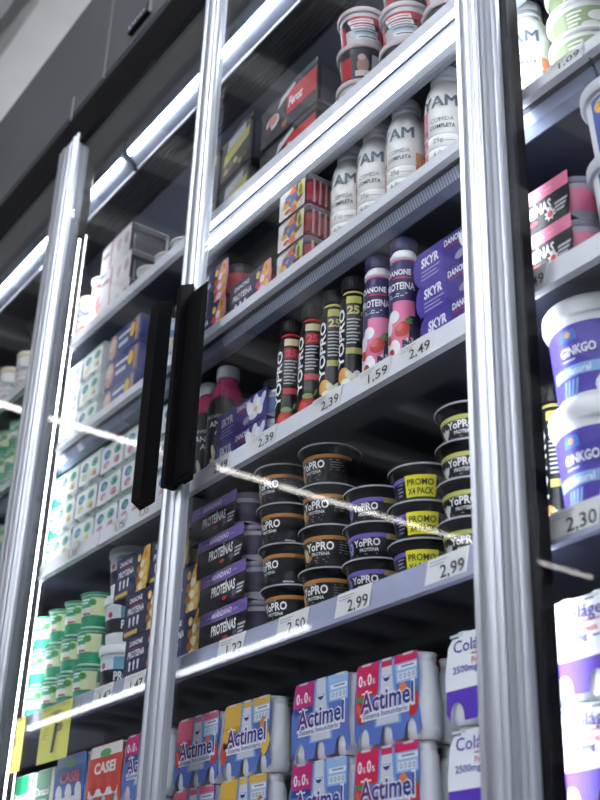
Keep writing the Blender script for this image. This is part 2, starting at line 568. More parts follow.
# price tags in the rails
def price(x, lv, s, label, w=0.076, m=None):
    z0, z1 = RAILZ[lv]
    r = tag(empty('price_tag', (x, 0.0585, z0 + 0.003)), label, 'price tag', 'price tags in the shelf rails')
    h = z1 - z0 - 0.006
    MB().add([(-w / 2 - 0.004, -0.0012, 0), (w / 2 - 0.004, -0.0012, 0), (w / 2 + 0.004, -0.0012, h), (-w / 2 + 0.004, -0.0012, h),
              (-w / 2 - 0.004, 0, 0), (w / 2 - 0.004, 0, 0), (w / 2 + 0.004, 0, h), (-w / 2 + 0.004, 0, h)],
             [(0, 1, 2, 3), (5, 4, 7, 6), (0, 4, 5, 1), (3, 2, 6, 7), (1, 5, 6, 2), (0, 3, 7, 4)], m or M_CARD).build('card', r)
    t = MB()
    f = flat(-w / 2, -0.0012, 0)
    t.text(f, s, w * 0.36, h * 0.14, h * 0.50, M_INK, bold=0.006, w=0.0112 * len(s) * (w / 0.076))
    t.lines(f, 0.008, h * 0.82, w * 0.45, 2, 0.004, mat('8a8c98'), 0.0009)
    t.build('lettering', r)
price(-1.079, 1, '2,99', 'price tag reading 2,99 beside the right mullion below the yellow-green cups')
price(-1.270, 1, '2,99', 'price tag reading 2,99 below the purple banded cups')
price(-1.415, 1, '2,50', 'price tag reading 2,50 below the front stack of gold banded cups')
price(-1.582, 1, '1,22', 'price tag below the black and purple cartons beside the middle mullion')
price(-1.135, 2, '2,49', 'price tag reading 2,49 below the purple three carton stack')
price(-1.228, 2, '1,59', 'price tag reading 1,59 below the purple strawberry bottles')
price(-1.345, 2, '2,39', 'price tag reading 2,39 below the black vanilla bottles')
price(-1.52, 2, '2,39', 'price tag below the black strawberry bottles')
price(-1.66, 2, '2,49', 'price tag below the purple two carton stack beside the handle')
price(-0.866, 1, '2,30', 'price tag reading 2,30 below the large purple tubs')
price(-0.912, 2, '2,49', 'price tag below the pink and black cartons', 0.06)
price(-0.825, 3, '1,09', 'price tag reading 1,09 below the green tubs', 0.062)
price(-2.02, 1, '1,42', 'price tag reading 1,42 below the white protein tubs')
price(-1.90, 1, '1,47', 'price tag reading 1,47 below the navy cartons left of the mullion')
price(-2.03, 2, '1,75', 'left price tag below the white and pink multipacks near the left handle', 0.06)
price(-1.93, 2, '1,35', 'right price tag below the white and pink multipacks near the left handle', 0.06)
price(-2.24, 2, '1,35', 'price tag below the square green and white multipacks', 0.06)
# big yellow offer cards hanging from the rail
def offer(x, w, label, big, lv=1):
    r = tag(empty('offer_card', (x, 0.052, 0.992)), label, 'offer card', 'yellow offer cards')
    h = 0.108
    MB().box(-w / 2, w / 2, -0.0006, 0.0006, 0, h, mat('f4ef6a', 0.5)).build('card', r)
    t = MB()
    f = flat(-w / 2, -0.0006, 0)
    t.text(f, '1', w * 0.45, h * 0.18, h * 0.46, M_INK, bold=0.05, shear=0.15)
    t.text(f, '20', w * 0.62, h * 0.5, h * 0.14, M_INK)
    t.text(f, '1,61', w * 0.38, h * 0.78, h * 0.13, M_INK, shear=0.3)
    t.rect(f, w * 0.34, w * 0.72, h * 0.84, h * 0.855, M_INK, 0.001)
    t.lines(f, w * 0.12, h * 0.6, w * 0.2, 4, 0.006, mat('7a7840'), 0.001)
    t.build('lettering', r)
    MB().box(-w / 2 + 0.01, w / 2 - 0.01, -0.002, 0.008, h - 0.008, h + 0.004, M_CLEAR).build('clip', r)
offer(-2.203, 0.135, 'large yellow offer card reading 1,20 on the left shelf rail', True)
offer(-2.42, 0.135, 'yellow offer card half hidden beside the left light strip', True)

# ------------------------------------------------------------------ glass doors
def ribs(x0, x1, flip=False, y0=-0.012):
    """outline of an extruded aluminium stile with rounded ridges"""
    w = x1 - x0
    front = [(0.0, 0.004), (0.0, 0.0), (0.06, -0.003), (0.16, -0.004), (0.24, 0.001), (0.28, -0.002), (0.42, -0.006), (0.58, -0.006),
             (0.68, -0.001), (0.72, 0.002), (0.76, -0.003), (0.88, -0.005), (0.97, -0.002), (1.0, 0.002), (1.0, 0.004)]
    pts = [(x0 + a * w, b - 0.004) for a, b in front]
    if flip:
        pts = [(x0 + x1 - x, y) for x, y in reversed(pts)]
    return pts + [(x1, 0.003), (x0, 0.003)]
def handle(x0, x1, tall_right, parent):
    """U-shaped grip rail: one tall flange, one low flange, joined by a web"""
    h = MB()
    t = 0.014
    ys, yl = -0.036, -0.022
    if tall_right:
        ys, yl = -0.040, -0.030
        xs = [(x1 - 0.030, x1, ys), (x0, x0 + 0.02, yl)]
    else:
        xs = [(x0, x0 + t, ys), (x1 - 0.03, x1, yl)]
    z0, z1 = 1.362, 1.765
    for (a, b, y) in xs:
        tall = y == ys
        zt = z1 if tall else z1 - 0.02
        # side outline with a slanted upper and lower end
        pts = [(y, z0 + (0.0 if tall else 0.012)), (-0.011, z0), (-0.011, zt), (y, zt - 0.012)]
        h.xprism(pts, a, b, M_HANDLE)
    h.box(x0 + 0.001, x1 - 0.001, -0.020, -0.0105, z0 + 0.004, z1 - 0.03, M_HANDLE)
    return h.build('handle', parent)
ZT = 2.56
def door(xa, xb, left_stile, right_stile, hnd, label, seal=(M_BLACK, 0.030)):
    r = tag(empty('glass_door', (0, 0, 0)), label, 'door', 'cabinet glass doors')
    if left_stile:
        MB().prism(ribs(xa, xa + left_stile), 0.47, ZT, M_ALU, smooth=True).build('stile', r)
    if right_stile:
        MB().prism(ribs(xb - right_stile, xb, True), 0.47, ZT, M_ALU, smooth=True).build('stile', r)
    ga, gb = xa + left_stile + 0.0005, xb - right_stile - 0.0005
    MB().box(ga, gb, 0.004, 0.008, 0.48, 2.55, M_GLASS).build('glass_pane', r)
    for a_, b_ in ((xa, xa + left_stile), (xb - right_stile, xb)):
        if b_ > a_:
            e_ = 0.007 if a_ == -0.915 else -0.0002
            MB().box(a_ + 0.0005, b_ + e_, 0.009 if e_ > 0 else 0.003, seal[1], 0.48, 2.53, seal[0]).build('gasket', r)
    MB().box(ga, gb, -0.006, 0.014, 0.46, 0.48, M_ALU).build('bottom_rail', r)
    if hnd:
        handle(hnd[0], hnd[1], hnd[2], r)
    return r
door(-3.25, -2.421, 0.05, 0.06, None, 'glass door farthest left, mostly cut off by the picture edge')
door(-2.417, -1.742, 0.055, 0.0, (-1.802, -1.748, True), 'left glass door with black handle at its right edge', (mat('5c6068', 0.4), 0.026))
door(-1.735, -0.918, 0.066, 0.045, (-1.684, -1.618, False), 'middle glass door with black handle on its left stile', (mat('9aa0aa', 0.4), 0.012))
door(-0.915, -0.12, 0.032, 0.05, None, 'right glass door in front of the large purple tubs')

# ------------------------------------------------------------------ products: one of each kind
C = lambda h, r=0.4: mat(h, r, spec=0.25)
def wave_text(m, mp, *a, **k):
    return m.text(mp, *a, **k)

def cup(kind):
    """low black dessert cup with a wide rim and a printed label"""
    tall = kind in ('gold', 'plain')
    h = 0.0705 if tall else 0.0570
    band, cat_ = {'gold': ('b0793a', 0), 'plain': ('b0793a', 0), 'violet': ('6f63b8', 0), 'promo': ('6f63b8', 0), 'lime': ('b9bd62', 0)}[kind]
    P = Proto('yogurt_cup', 'yogurt cup', 'black dessert cups')
    body = [(0.034, 0.0), (0.0365, 0.003), (0.0425, h - 0.016), (0.044, h - 0.013), (0.0455, h - 0.006), (0.0475, h - 0.004)]
    P.part(MB().lathe(body, C('0c0c0f', 0.22), 32), 'cup')
    lid = MB().lathe([(0.0475, h - 0.0045), (0.0502, h - 0.0035), (0.0506, h - 0.0022), (0.0502, h - 0.0012), (0.048, h - 0.0005)], C('17171b', 0.25), 36)
    lid.lathe([(0.0505, h - 0.0036), (0.0512, h - 0.0026), (0.0512, h - 0.0018), (0.0505, h - 0.0010)], C('b9bac0', 0.3), 36, cap=False)
    P.part(lid, 'lid')
    rf = lerp_r(body)
    mp = cyl(rf)
    lb = MB()
    top = h - 0.017
    lb.rect(mp, -0.065, 0.065, top - 0.006, top, C(band, 0.35), 0.0005, nu=20)
    lb.rect(mp, -0.06, 0.06, 0.006, top - 0.006, C('141417', 0.3), 0.0004, nu=20)
    te = MB()
    u0 = -0.026
    if kind == 'promo':
        lb.rect(mp, -0.017, 0.027, 0.010, top + 0.001, C('e6e02c', 0.5), 0.0009, nu=8)
        for i in range(6):
            lb.rect(mp, 0.031 + i * 0.004, 0.0335 + i * 0.004, 0.008, top, C('8c8e98', 0.25), 0.0007)
        lb.lines(mp, -0.034, top - 0.010, 0.013, 4, 0.005, C('9a9ac0'), 0.0018)
        te.text(mp, 'PROMO', 0.005, 0.0262, 0.0092, C('2a2a12'), 0.0013, w=0.037, bold=0.02, align='C')
        te.text(mp, 'X4 PACK', 0.005, 0.0135, 0.0092, C('2a2a12'), 0.0013, w=0.037, bold=0.02, align='C')
    else:
        tsz = 0.0125 if tall else 0.0105
        ty = top - 0.022 if tall else top - 0.018
        te.text(mp, 'YoPRO', u0, ty, tsz, C('f2f2f2'), bold=0.03, w=0.046 if tall else 0.042)
        te.text(mp, 'PROTEINA', u0 + 0.010, ty - 0.008, 0.0050, C('e8e8e8'), bold=0.02, w=0.030)
        te.lines(mp, u0 + 0.002, ty - 0.012, 0.036, 3 if tall else 1, 0.0035, C('a8a8ac'), 0.0011)
        te.text(mp, 'DANONE', u0 + 0.012, top - 0.0085, 0.0022, C('c9c9d4'), w=0.016)
        if kind == 'gold':
            lb.oval(mp, u0 - 0.003, ty - 0.004, 0.006, 0.011, C('d8c08a'), rot=0.3)
            lb.oval(mp, u0 + 0.004, ty - 0.010, 0.006, 0.004, C('b5772c'))
            lb.lines(mp, 0.028, top - 0.010, 0.024, 5, 0.004, C('8e8a84'), 0.0013)
        elif kind == 'plain':
            lb.poly(mp, [(0.030, 0.012), (0.045, 0.016), (0.044, 0.026), (0.034, 0.024)], C('3a3a40'))
            lb.rect(mp, 0.028, 0.046, 0.008, 0.0105, C('c4c4c8'), 0.0008, nu=3)
        elif kind == 'violet':
            lb.oval(mp, u0 - 0.009, ty + 0.001, 0.0065, 0.009, C('8b93c6'))
            lb.oval(mp, u0 - 0.010, ty + 0.002, 0.003, 0.004, C('4a55a0'), 0.0009)
            lb.rect(mp, 0.024, 0.05, top - 0.008, top - 0.001, C('b7a458'), 0.0009, nu=4)
        else:
            for k in range(3):
                lb.oval(mp, u0 - 0.009 + k * 0.003, ty - 0.006 + k * 0.001, 0.003, 0.011 - k * 0.002, C('d6d8cf'), rot=0.5 - 0.5 * k)
            lb.rect(mp, 0.024, 0.05, top - 0.008, top - 0.001, C('c9c67a'), 0.0009, nu=4)
    lo = P.part(lb, 'label')
    P.part(te, 'lettering', lo)
    return P

def pot_part(P, cx, cy, h, r, body, band, lidc, z0=0.0):
    b = MB()
    b.lathe([(r * 0.8, z0), (r * 0.84, z0 + 0.003), (r * 0.95, z0 + h - 0.01)], body, 18, cx, cy)
    b.lathe([(r * 0.865, z0 + h * 0.2), (r * 0.945, z0 + h * 0.72)], band, 18, cx, cy, cap=False)
    b.lathe([(r * 0.97, z0 + h - 0.01), (r, z0 + h - 0.008), (r, z0 + h - 0.002), (r * 0.97, z0 + h)], lidc, 18, cx, cy)
    return P.part(b, 'pot')

def sleeve(P, w, d, h, board, right_in=0.012, bulge=0.010):
    """cardboard sleeve: front, top, bottom and back panel, open at both ends, the front panel bowed out at its right end"""
    t = 0.0008
    s = MB()
    y0, y1 = -d / 2, d / 2
    x0, x1 = -w / 2, w / 2
    n = 8
    edge = [(x1 - right_in + bulge * (1 - (2 * k / n - 1) ** 2) * 0.5 - bulge * 0.5, h * k / n) for k in range(n + 1)]
    out = [(x0, 0.0)] + edge + [(x0, h)]
    s.yprism(out, y0, y0 + t, board)
    s.box(x0, edge[-1][0], y0, y1, h - t, h, board)
    s.box(x0, edge[0][0], y0, y1, 0, t, board)
    s.box(x0, x1 - 0.02, y1 - t, y1, 0, h, board)
    s.box(x0, x0 + t, y0 + 0.002, y1 - 0.002, t, h - t, board)
    return P.part(s, 'sleeve')

def protein_carton(accent, word, drop):
    """black sleeve around two pots: coloured top band, PROTEINAS"""
    w, d, h = 0.158, 0.085, 0.0665
    P = Proto('protein_carton', 'dessert pack', 'black two-pot protein cartons')
    s = sleeve(P, w, d, h, C('1b1b22', 0.35))
    for cx in (-0.037, 0.037):
        pot_part(P, cx, 0.002, h - 0.003, 0.040, C('aaa6b4', 0.2), C(accent if drop else '464054', 0.3), C('7f7a90', 0.2), 0.001)
    f = flat(-w / 2, -d / 2, 0)
    pr = MB()
    pr.rect(f, 0.0, w - 0.0125, h * 0.68, h - 0.0005, C(accent, 0.4))
    for q in (0.022, 0.105):
        pr.rect(f, q, q + 0.012, h * 0.82, h * 0.835, C('d8d0e6'), 0.0006)
    pr.oval(f, 0.083, h * 0.20, 0.008, 0.0035, C('c0303a'))
    a0, b0 = 0.112, h * 0.22
    star = []
    for k in range(16):
        r_ = 0.011 if k % 2 else 0.0065
        star.append((a0 + r_ * math.cos(k * PI / 8), b0 + r_ * math.sin(k * PI / 8)))
    pr.poly(f, star, C('f0ecf0' if drop else '4d4a58'))
    pr.oval(f, a0, b0, 0.005, 0.005, C('e2564a' if drop else '6b6580'), 0.0008)
    for k in range(3):
        pr.rect(f, 0.120, 0.142 - 0.003 * k, h * 0.36 - k * 0.006, h * 0.36 - k * 0.006 + 0.0035, C('c8c8cc'), 0.0008, skew=0.5)
    o = P.part(pr, 'print', s)
    t = MB()
    t.text(f, word, 0.038, h * 0.775, 0.0095, C('f2e9fa'), w=0.062, bold=0.02)
    t.text(f, 'PROTE\u00cdNAS', 0.040, h * 0.34, 0.0165, C('f6f6f6'), w=0.075, bold=0.03)
    P.part(t, 'lettering', s)
    return P

def cookie_carton(kind):
    """navy sleeve with a dessert photo bending over its right end and two pots inside"""
    w, d, h = 0.142, 0.095, 0.0845
    board = {'cookie': '262a50', 'berry': '26284a'}[kind]
    P = Proto('dessert_carton', 'dessert pack', 'navy two-pot dessert cartons')
    s = sleeve(P, w, d, h, C(board, 0.35), 0.006, 0.02)
    pc = {'cookie': ('2a2420', 'c79a4a', '39322c'), 'berry': ('2a2024', 'b23038', '16161a')}[kind]
    for cx in (-0.035, 0.035):
        pot_part(P, cx, 0.002, h - 0.003, 0.041, C(pc[0], 0.25), C(pc[1], 0.4), C(pc[2], 0.2), 0.001)
    f = flat(-w / 2, -d / 2, 0)
    pr = MB()
    ph = ('e8b34e', 'f2ead0', 'f6d27a', 'a86a2a') if kind == 'cookie' else ('e0909a', 'f4e4e6', 'f0c24a', 'c03a44')
    pr.poly(f, [(0.094, 0.0), (0.134, 0.0), (0.139, h * 0.3), (0.142, h * 0.6), (0.138, h), (0.118, h), (0.106, h * 0.75), (0.098, h * 0.4)], C(ph[0]), 0.0004)
    for k in range(9):
        pr.oval(f, 0.112 + 0.016 * math.sin(k * 2.1), h * (0.1 + 0.085 * k), 0.010 - 0.0004 * k, 0.008, C(ph[(k % 3) + 1] if k < 8 else ph[2]), 0.0006 + 0.00004 * k)
    pr.oval(f, 0.125, h * 0.83, 0.009, 0.012, C('eda93c'), 0.0012)
    pr.rect(f, 0.123, 0.127, h * 0.77, h * 0.89, C('7a4a12'), 0.0014)
    pr.rect(f, 0.006, 0.058, 0.004, 0.012, C('d8b44a'), 0.0006)
    for k in range(3):
        u = 0.024 + k * 0.016
        pr.rect(f, u - 0.003, u + 0.003, h * 0.24, h * 0.34, C('e8e8f2'), 0.0006)
        pr.oval(f, u, h * 0.39, 0.004, 0.0055, C('e8e8f2'))
    pr.rect(f, 0.02, 0.066, h * 0.70, h * 0.725, C('b83040'), 0.0006)
    P.part(pr, 'print', s)
    t = MB()
    t.text(f, 'DANONE', 0.018, h * 0.78, 0.0095, C('f0f0f6'), w=0.05, bold=0.025)
    t.text(f, 'PROTEINA', 0.014, h * 0.52, 0.0125, C('f0f0f6'), w=0.064, bold=0.03)
    P.part(t, 'lettering', s)
    return P

def skyr_carton():
    w, d, h = 0.190, 0.09, 0.056
    P = Proto('skyr_carton', 'yogurt pack', 'purple two-pot skyr cartons')
    s = sleeve(P, w * 0.86, d, h, C('453a88', 0.35), 0.004, 0.004)
    for cx in (-0.042, 0.046):
        pot_part(P, cx, 0.0, h - 0.002, 0.043, C('e6e9f2', 0.3), C('8fa9d6', 0.35), C('d5dae6', 0.3), 0.001)
    tab = MB()
    pts = [(-0.0815 + 0.010 * math.cos(a) * 0.9, h * 0.52 + h * 0.42 * math.sin(a)) for a in [PI / 2 + k * PI / 8 for k in range(9)]]
    tab.yprism(pts, -d / 2, -d / 2 + 0.001, C('5a4aa8', 0.35))
    P.part(tab, 'tab')
    f = flat(-w * 0.43, -d / 2, 0)
    pr = MB()
    pr.rect(f, 0.0, 0.058, 0.0, h, C('5346a0', 0.4), 0.0004)
    pr.lines(f, 0.010, h * 0.34, 0.042, 3, 0.0065, C('b9b4e0'), 0.0022)
    for (u, v, a, b, c, r_) in ((0.108, 0.028, 0.010, 0.020, 'f2f2f6', 0.6), (0.122, 0.034, 0.009, 0.019, 'e4e4ee', -0.2), (0.136, 0.026, 0.010, 0.018, 'f6f6fa', 0.3),
                               (0.118, 0.014, 0.014, 0.008, 'd8dae8', 0.0), (0.146, 0.036, 0.007, 0.014, 'dfe3f0', -0.5), (0.096, 0.012, 0.012, 0.007, '9a97a8', 0.2)):
        pr.oval(f, u, v, a, b, C(c), 0.0006 + u * 0.002, rot=r_)
    pr.oval(f, 0.125, 0.024, 0.006, 0.005, C('e8c860'), 0.0012)
    pr.rect(f, 0.064, 0.100, h * 0.60, h * 0.64, C('b8303c'), 0.0006)
    P.part(pr, 'print', s)
    t = MB()
    t.text(f, 'SKYR', 0.010, h * 0.50, 0.0155, C('f8f8fc'), w=0.040, bold=0.04)
    t.text(f, 'DANONE', 0.062, h * 0.70, 0.0105, C('f2f2f8'), w=0.044, bold=0.03)
    P.part(t, 'lettering', s)
    return P

def slim_bottle(kind):
    """tall slim black drinking yogurt with upright lettering"""
    P = Proto('yogurt_drink', 'yogurt drink', 'black slim drink bottles')
    r = 0.0228
    prof = [(r * 0.8, 0), (r, 0.005), (r, 0.175), (r * 0.97, 0.187), (r * 0.86, 0.197), (r * 0.72, 0.204), (r * 0.72, 0.207)]
    P.part(MB().lathe(prof, C('17171b', 0.25), 26), 'bottle')
    cap = MB().lathe([(0.0192, 0.206), (0.0202, 0.209), (0.0202, 0.227), (0.0188, 0.230), (0.009, 0.2308)], C('131316', 0.35), 26)
    for k in range(26):
        a = 2 * PI * k / 26
        cap.box(0.0203 * math.sin(a) - 0.0006, 0.0203 * math.sin(a) + 0.0006, -0.0203 * math.cos(a) - 0.0006, -0.0203 * math.cos(a) + 0.0006, 0.210, 0.226, C('1c1c20', 0.35))
    P.part(cap, 'cap')
    rf = lerp_r(prof)
    acc, hi = ('b4212e', 'd6c79a') if kind == 'berry' else ('b9b25e', 'c9c27a')
    mp = cyl(rf, math.radians(44))
    lb = MB()
    lb.rect(mp, -0.02, 0.03, 0.196, 0.202, C(acc), 0.0007, nu=10)
    lb.rect(mp, -0.008, 0.018, 0.176, 0.190, C(hi if kind == 'berry' else 'bdb65e'), 0.0006, nu=6, nv=3)
    if kind == 'berry':
        lb.rect(mp, -0.008, 0.020, 0.151, 0.171, C('8e1a26'), 0.0006, nu=6)
    lb.lines(mp, -0.006, 0.145, 0.022, 8, 0.0062, C('c2c2c2'), 0.0024)
    lb.rect(mp, -0.007, 0.019, 0.083, 0.094, C('c83a48' if kind == 'berry' else 'b4ae66'), 0.0006, nu=6)
    if kind == 'berry':
        lb.oval(mp, 0.0, 0.030, 0.019, 0.022, C('b5241f'), 0.0007, 18)
        lb.oval(mp, -0.008, 0.036, 0.006, 0.009, C('d8453a'), 0.0009)
        lb.oval(mp, 0.0, 0.053, 0.010, 0.005, C('7c9a58'), 0.001)
        lb.oval(mp, 0.013, 0.060, 0.0018, 0.007, C('8fae6a'), 0.001, rot=-0.3)
    else:
        lb.oval(mp, -0.012, 0.046, 0.012, 0.014, C('d8a04a'), 0.0006)
        for k in range(6):
            a = k * PI / 3
            lb.oval(mp, 0.004 + 0.011 * math.cos(a), 0.034 + 0.013 * math.sin(a), 0.009, 0.0055, C('e9eadf' if k % 2 else 'cfd6c0'), 0.0008 + 0.00005 * k, rot=a)
        lb.oval(mp, 0.004, 0.034, 0.004, 0.005, C('d8c860'), 0.0013)
    lo = P.part(lb, 'label')
    t = MB()
    t.text(mp, 'YOPRO', -0.0105, 0.060, 0.0135, C('f0f0f0'), 0.001, w=0.108, bold=0.03, rot=90)
    t.text(mp, '25', -0.004, 0.1545, 0.0135, C('e8505a' if kind == 'berry' else '3a3410'), 0.0012, w=0.0185, bold=0.04) if kind == 'berry' else \
        t.text(mp, '25', -0.006, 0.156, 0.0145, C('cfc678'), 0.0012, w=0.020, bold=0.04)
    t.text(mp, 'g', 0.0155, 0.1555, 0.008, C('e8505a' if kind == 'berry' else 'cfc678'), 0.0012)
    P.part(t, 'lettering', lo)
    return P

def berry_bottle():
    """purple drinking yogurt with a white neck ring and a strawberry picture"""
    P = Proto('yogurt_drink', 'yogurt drink', 'purple strawberry drink bottles')
    r = 0.0240
    prof = [(r * 0.85, 0), (r, 0.005), (r, 0.165), (r * 0.99, 0.175), (r * 0.90, 0.188), (r * 0.80, 0.196)]
    P.part(MB().lathe(prof, C('3a3566', 0.3), 28), 'bottle')
    P.part(MB().lathe([(0.0190, 0.195), (0.0222, 0.198), (0.0222, 0.205), (0.0190, 0.211), (0.0180, 0.216)], C('f0eef2', 0.35), 28), 'neck_ring')
    P.part(MB().lathe([(0.0205, 0.213), (0.0214, 0.216), (0.0214, 0.232), (0.0198, 0.236), (0.010, 0.238)], C('332c5e', 0.3), 28), 'cap')
    mp = cyl(lerp_r(prof), math.radians(38))
    lb = MB()
    lb.rect(mp, -0.035, 0.030, 0.193, 0.196, C('e65a9a'), 0.0008, nu=10)
    lb.rect(mp, -0.012, 0.024, 0.092, 0.118, C('e67aa6'), 0.0006, nu=7)
    lb.rect(mp, -0.026, 0.014, 0.050, 0.092, C('e67aa6'), 0.0006, nu=7)
    lb.rect(mp, -0.028, 0.004, 0.010, 0.050, C('e67aa6'), 0.0006, nu=7)
    for (u, v, a, b, c, q) in ((-0.022, 0.075, 0.010, 0.014, 'f6f0f2', 0), (-0.010, 0.092, 0.010, 0.011, 'f8f6f8', 0), (-0.024, 0.045, 0.011, 0.016, 'f4eef2', 0), (-0.008, 0.040, 0.009, 0.013, 'faf6f8', 0.2),
                              (0.012, 0.026, 0.011, 0.012, 'f2eef4', 0), (-0.016, 0.022, 0.010, 0.010, 'f0e8f0', 0),
                              (0.004, 0.068, 0.011, 0.014, 'c23a34', -0.5), (0.000, 0.072, 0.005, 0.007, 'd8655a', -0.5), (-0.020, 0.055, 0.006, 0.009, 'b8413c', 0.3), (-0.014, 0.030, 0.006, 0.008, 'b03a34', 0), (-0.024, 0.020, 0.005, 0.007, 'bb4a40', 0), (0.002, 0.018, 0.005, 0.006, 'b84a50', 0)):
        lb.oval(mp, u, v, a, b, C(c), 0.0008 + 0.0004 * (c[0] in 'bcd'), rot=q)
    for q in (-0.5, 0.2, 0.9):
        lb.oval(mp, 0.010 + 0.004 * math.cos(q), 0.083 + 0.004 * math.sin(q), 0.007, 0.0022, C('5c9a58'), 0.0014, rot=q)
    lb.rect(mp, -0.014, 0.020, 0.158, 0.161, C('c23a50'), 0.0007, nu=5)
    lb.lines(mp, -0.018, 0.130, 0.03, 2, 0.004, C('cfcbe6'), 0.002)
    lb.lines(mp, 0.006, 0.040, 0.016, 2, 0.004, C('e6e2f0'), 0.0015)
    lo = P.part(lb, 'label')
    t = MB()
    t.text(mp, 'DANONE', -0.022, 0.164, 0.010, C('f6f6fa'), 0.001, w=0.040, bold=0.03)
    t.text(mp, 'PROTEINA', -0.026, 0.138, 0.0125, C('f6f6fa'), 0.001, w=0.050, bold=0.03)
    t.text(mp, '4,9', 0.008, 0.046, 0.008, C('f6f6fa'), 0.0016, w=0.012)
    P.part(t, 'lettering', lo)
    return P

def shake_bottle(accent, low):
    """white meal shake bottle with grey screw cap and grooved body"""
    P = Proto('shake_bottle', 'shake bottle', 'white shake bottles')
    r = 0.0352
    prof = [(r * 0.86, 0), (r * 0.97, 0.006), (r, 0.012)]
    for z in (0.045, 0.07, 0.095):
        prof += [(r, z - 0.003), (r * 0.965, z), (r, z + 0.003)]
    prof += [(r, 0.150), (r * 0.985, 0.165), (r * 0.95, 0.180), (r * 0.87, 0.194), (r * 0.75, 0.204), (r * 0.63, 0.210), (r * 0.62, 0.214)]
    P.part(MB().lathe(prof, C('e6e5e2', 0.35), 30), 'bottle')
    cap = MB().lathe([(0.0228, 0.212), (0.0248, 0.214), (0.0248, 0.221), (0.0237, 0.2225), (0.0248, 0.224), (0.0248, 0.238), (0.022, 0.242), (0.010, 0.243)], C('d2d7de', 0.4), 30)
    P.part(cap, 'cap')
    mp = cyl(lerp_r(prof), math.radians(46))
    lb = MB()
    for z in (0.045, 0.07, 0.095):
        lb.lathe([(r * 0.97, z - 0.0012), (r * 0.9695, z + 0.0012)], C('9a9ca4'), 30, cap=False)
    lb.rect(mp, -0.062, -0.026, 0.098, 0.150, C(accent), 0.0004, nu=6, nv=4)
    lb.rect(mp, -0.062, -0.026, 0.048, 0.068, C(accent), 0.0004, nu=6, nv=2)
    lb.rect(mp, -0.062, -0.026, 0.073, 0.092, C(accent), 0.0004, nu=6, nv=2)
    lb.poly(mp, [(-0.045, 0.014), (-0.016, 0.014), (-0.020, 0.03), (-0.030, 0.04)], C(low), 0.0006)
    lb.poly(mp, [(-0.034, 0.101), (-0.026, 0.104), (-0.026, 0.110), (-0.034, 0.112)], C('3a4048'), 0.0007)
    lb.rect(mp, 0.030, 0.052, 0.05, 0.12, C('d98a5c'), 0.0004, nu=4, nv=6)
    for z in (0.080, 0.056):
        lb.rect(mp, 0.002, 0.022, z, z + 0.0012, C('8a9098'), 0.0006, nu=3)
    lo = P.part(lb, 'label')
    t = MB()
    for q in (0.0, 0.0009, 0.0018):
        t.text(mp, 'YAM', -0.0345 + q, 0.148, 0.024, C('5d6a76'), 0.0016 + q * 0.02, w=0.060, bold=0.0)
    t.text(mp, 'COMIDA', -0.018, 0.119, 0.0085, C('5a6068'), 0.001, w=0.038, bold=0.0)
    t.text(mp, 'COMPLETA', -0.020, 0.106, 0.0075, C('30363e'), 0.001, w=0.042, bold=0.02)
    t.text(mp, '25g', -0.014, 0.079, 0.0085, C('4a5058'), 0.001, bold=0.0)
    t.text(mp, '6,0g', -0.014, 0.054, 0.0085, C('4a5058'), 0.001, bold=0.0)
    P.part(t, 'lettering', lo)
    return P

def smoothie_bottle():
    P = Proto('smoothie_bottle', 'drink bottle', 'black and pink smoothie bottles')
    r = 0.0335
    prof = [(r * 0.85, 0), (r, 0.007), (r, 0.150), (r * 0.97, 0.165), (r * 0.85, 0.184), (r * 0.68, 0.200), (r * 0.56, 0.208), (r * 0.55, 0.214)]
    P.part(MB().lathe(prof, C('a2335f', 0.25), 28), 'bottle')
    P.part(MB().lathe([(0.0205, 0.212), (0.0222, 0.214), (0.0222, 0.234), (0.020, 0.238), (0.01, 0.239)], C('dfe2e4', 0.4), 28), 'cap')
    rf = lerp_r(prof)
    lb = MB().lathe([(rf(z) + 0.0006, z) for z in (0.004, 0.02, 0.06, 0.1, 0.14)], C('15141a', 0.35), 28, cap=False)
    mp = cyl(rf, math.radians(30))
    lb.oval(mp, 0.0, 0.142, 0.036, 0.024, C('15141a', 0.35), 0.0009, 20)
    lb.oval(mp, -0.006, 0.05, 0.004, 0.018, C('e6ddc2'), 0.0012, rot=0.2)
    lb.oval(mp, 0.008, 0.045, 0.004, 0.016, C('cfc39a'), 0.0012, rot=-0.4)
    lb.oval(mp, 0.0, 0.035, 0.013, 0.009, C('e9e2cc'), 0.0014)
    lo = P.part(lb, 'label')
    t = MB()
    t.text(mp, 'PROVENO', -0.028, 0.122, 0.007, C('d8d4da'), 0.0016, w=0.045)
    t.text(mp, 'ANO', -0.018, 0.104, 0.012, C('f0eef2'), 0.0016, w=0.034)
    t.text(mp, 'AI', -0.006, 0.088, 0.012, C('f0eef2'), 0.0016, w=0.014)
    t.lines(mp, -0.018, 0.018, 0.03, 3, 0.005, C('b8b4bc'), 0.002, 0.0016)
    P.part(t, 'lettering', lo)
    return P

def round_rect(x0, x1, z0, z1, r, n=3):
    pts = []
    for cx, cz, a0 in ((x1 - r, z0 + r, -PI / 2), (x1 - r, z1 - r, 0), (x0 + r, z1 - r, PI / 2), (x0 + r, z0 + r, PI)):
        for k in range(n + 1):
            a = a0 + PI / 2 * k / n
            pts.append((cx + r * math.cos(a), cz + r * math.sin(a)))
    return pts

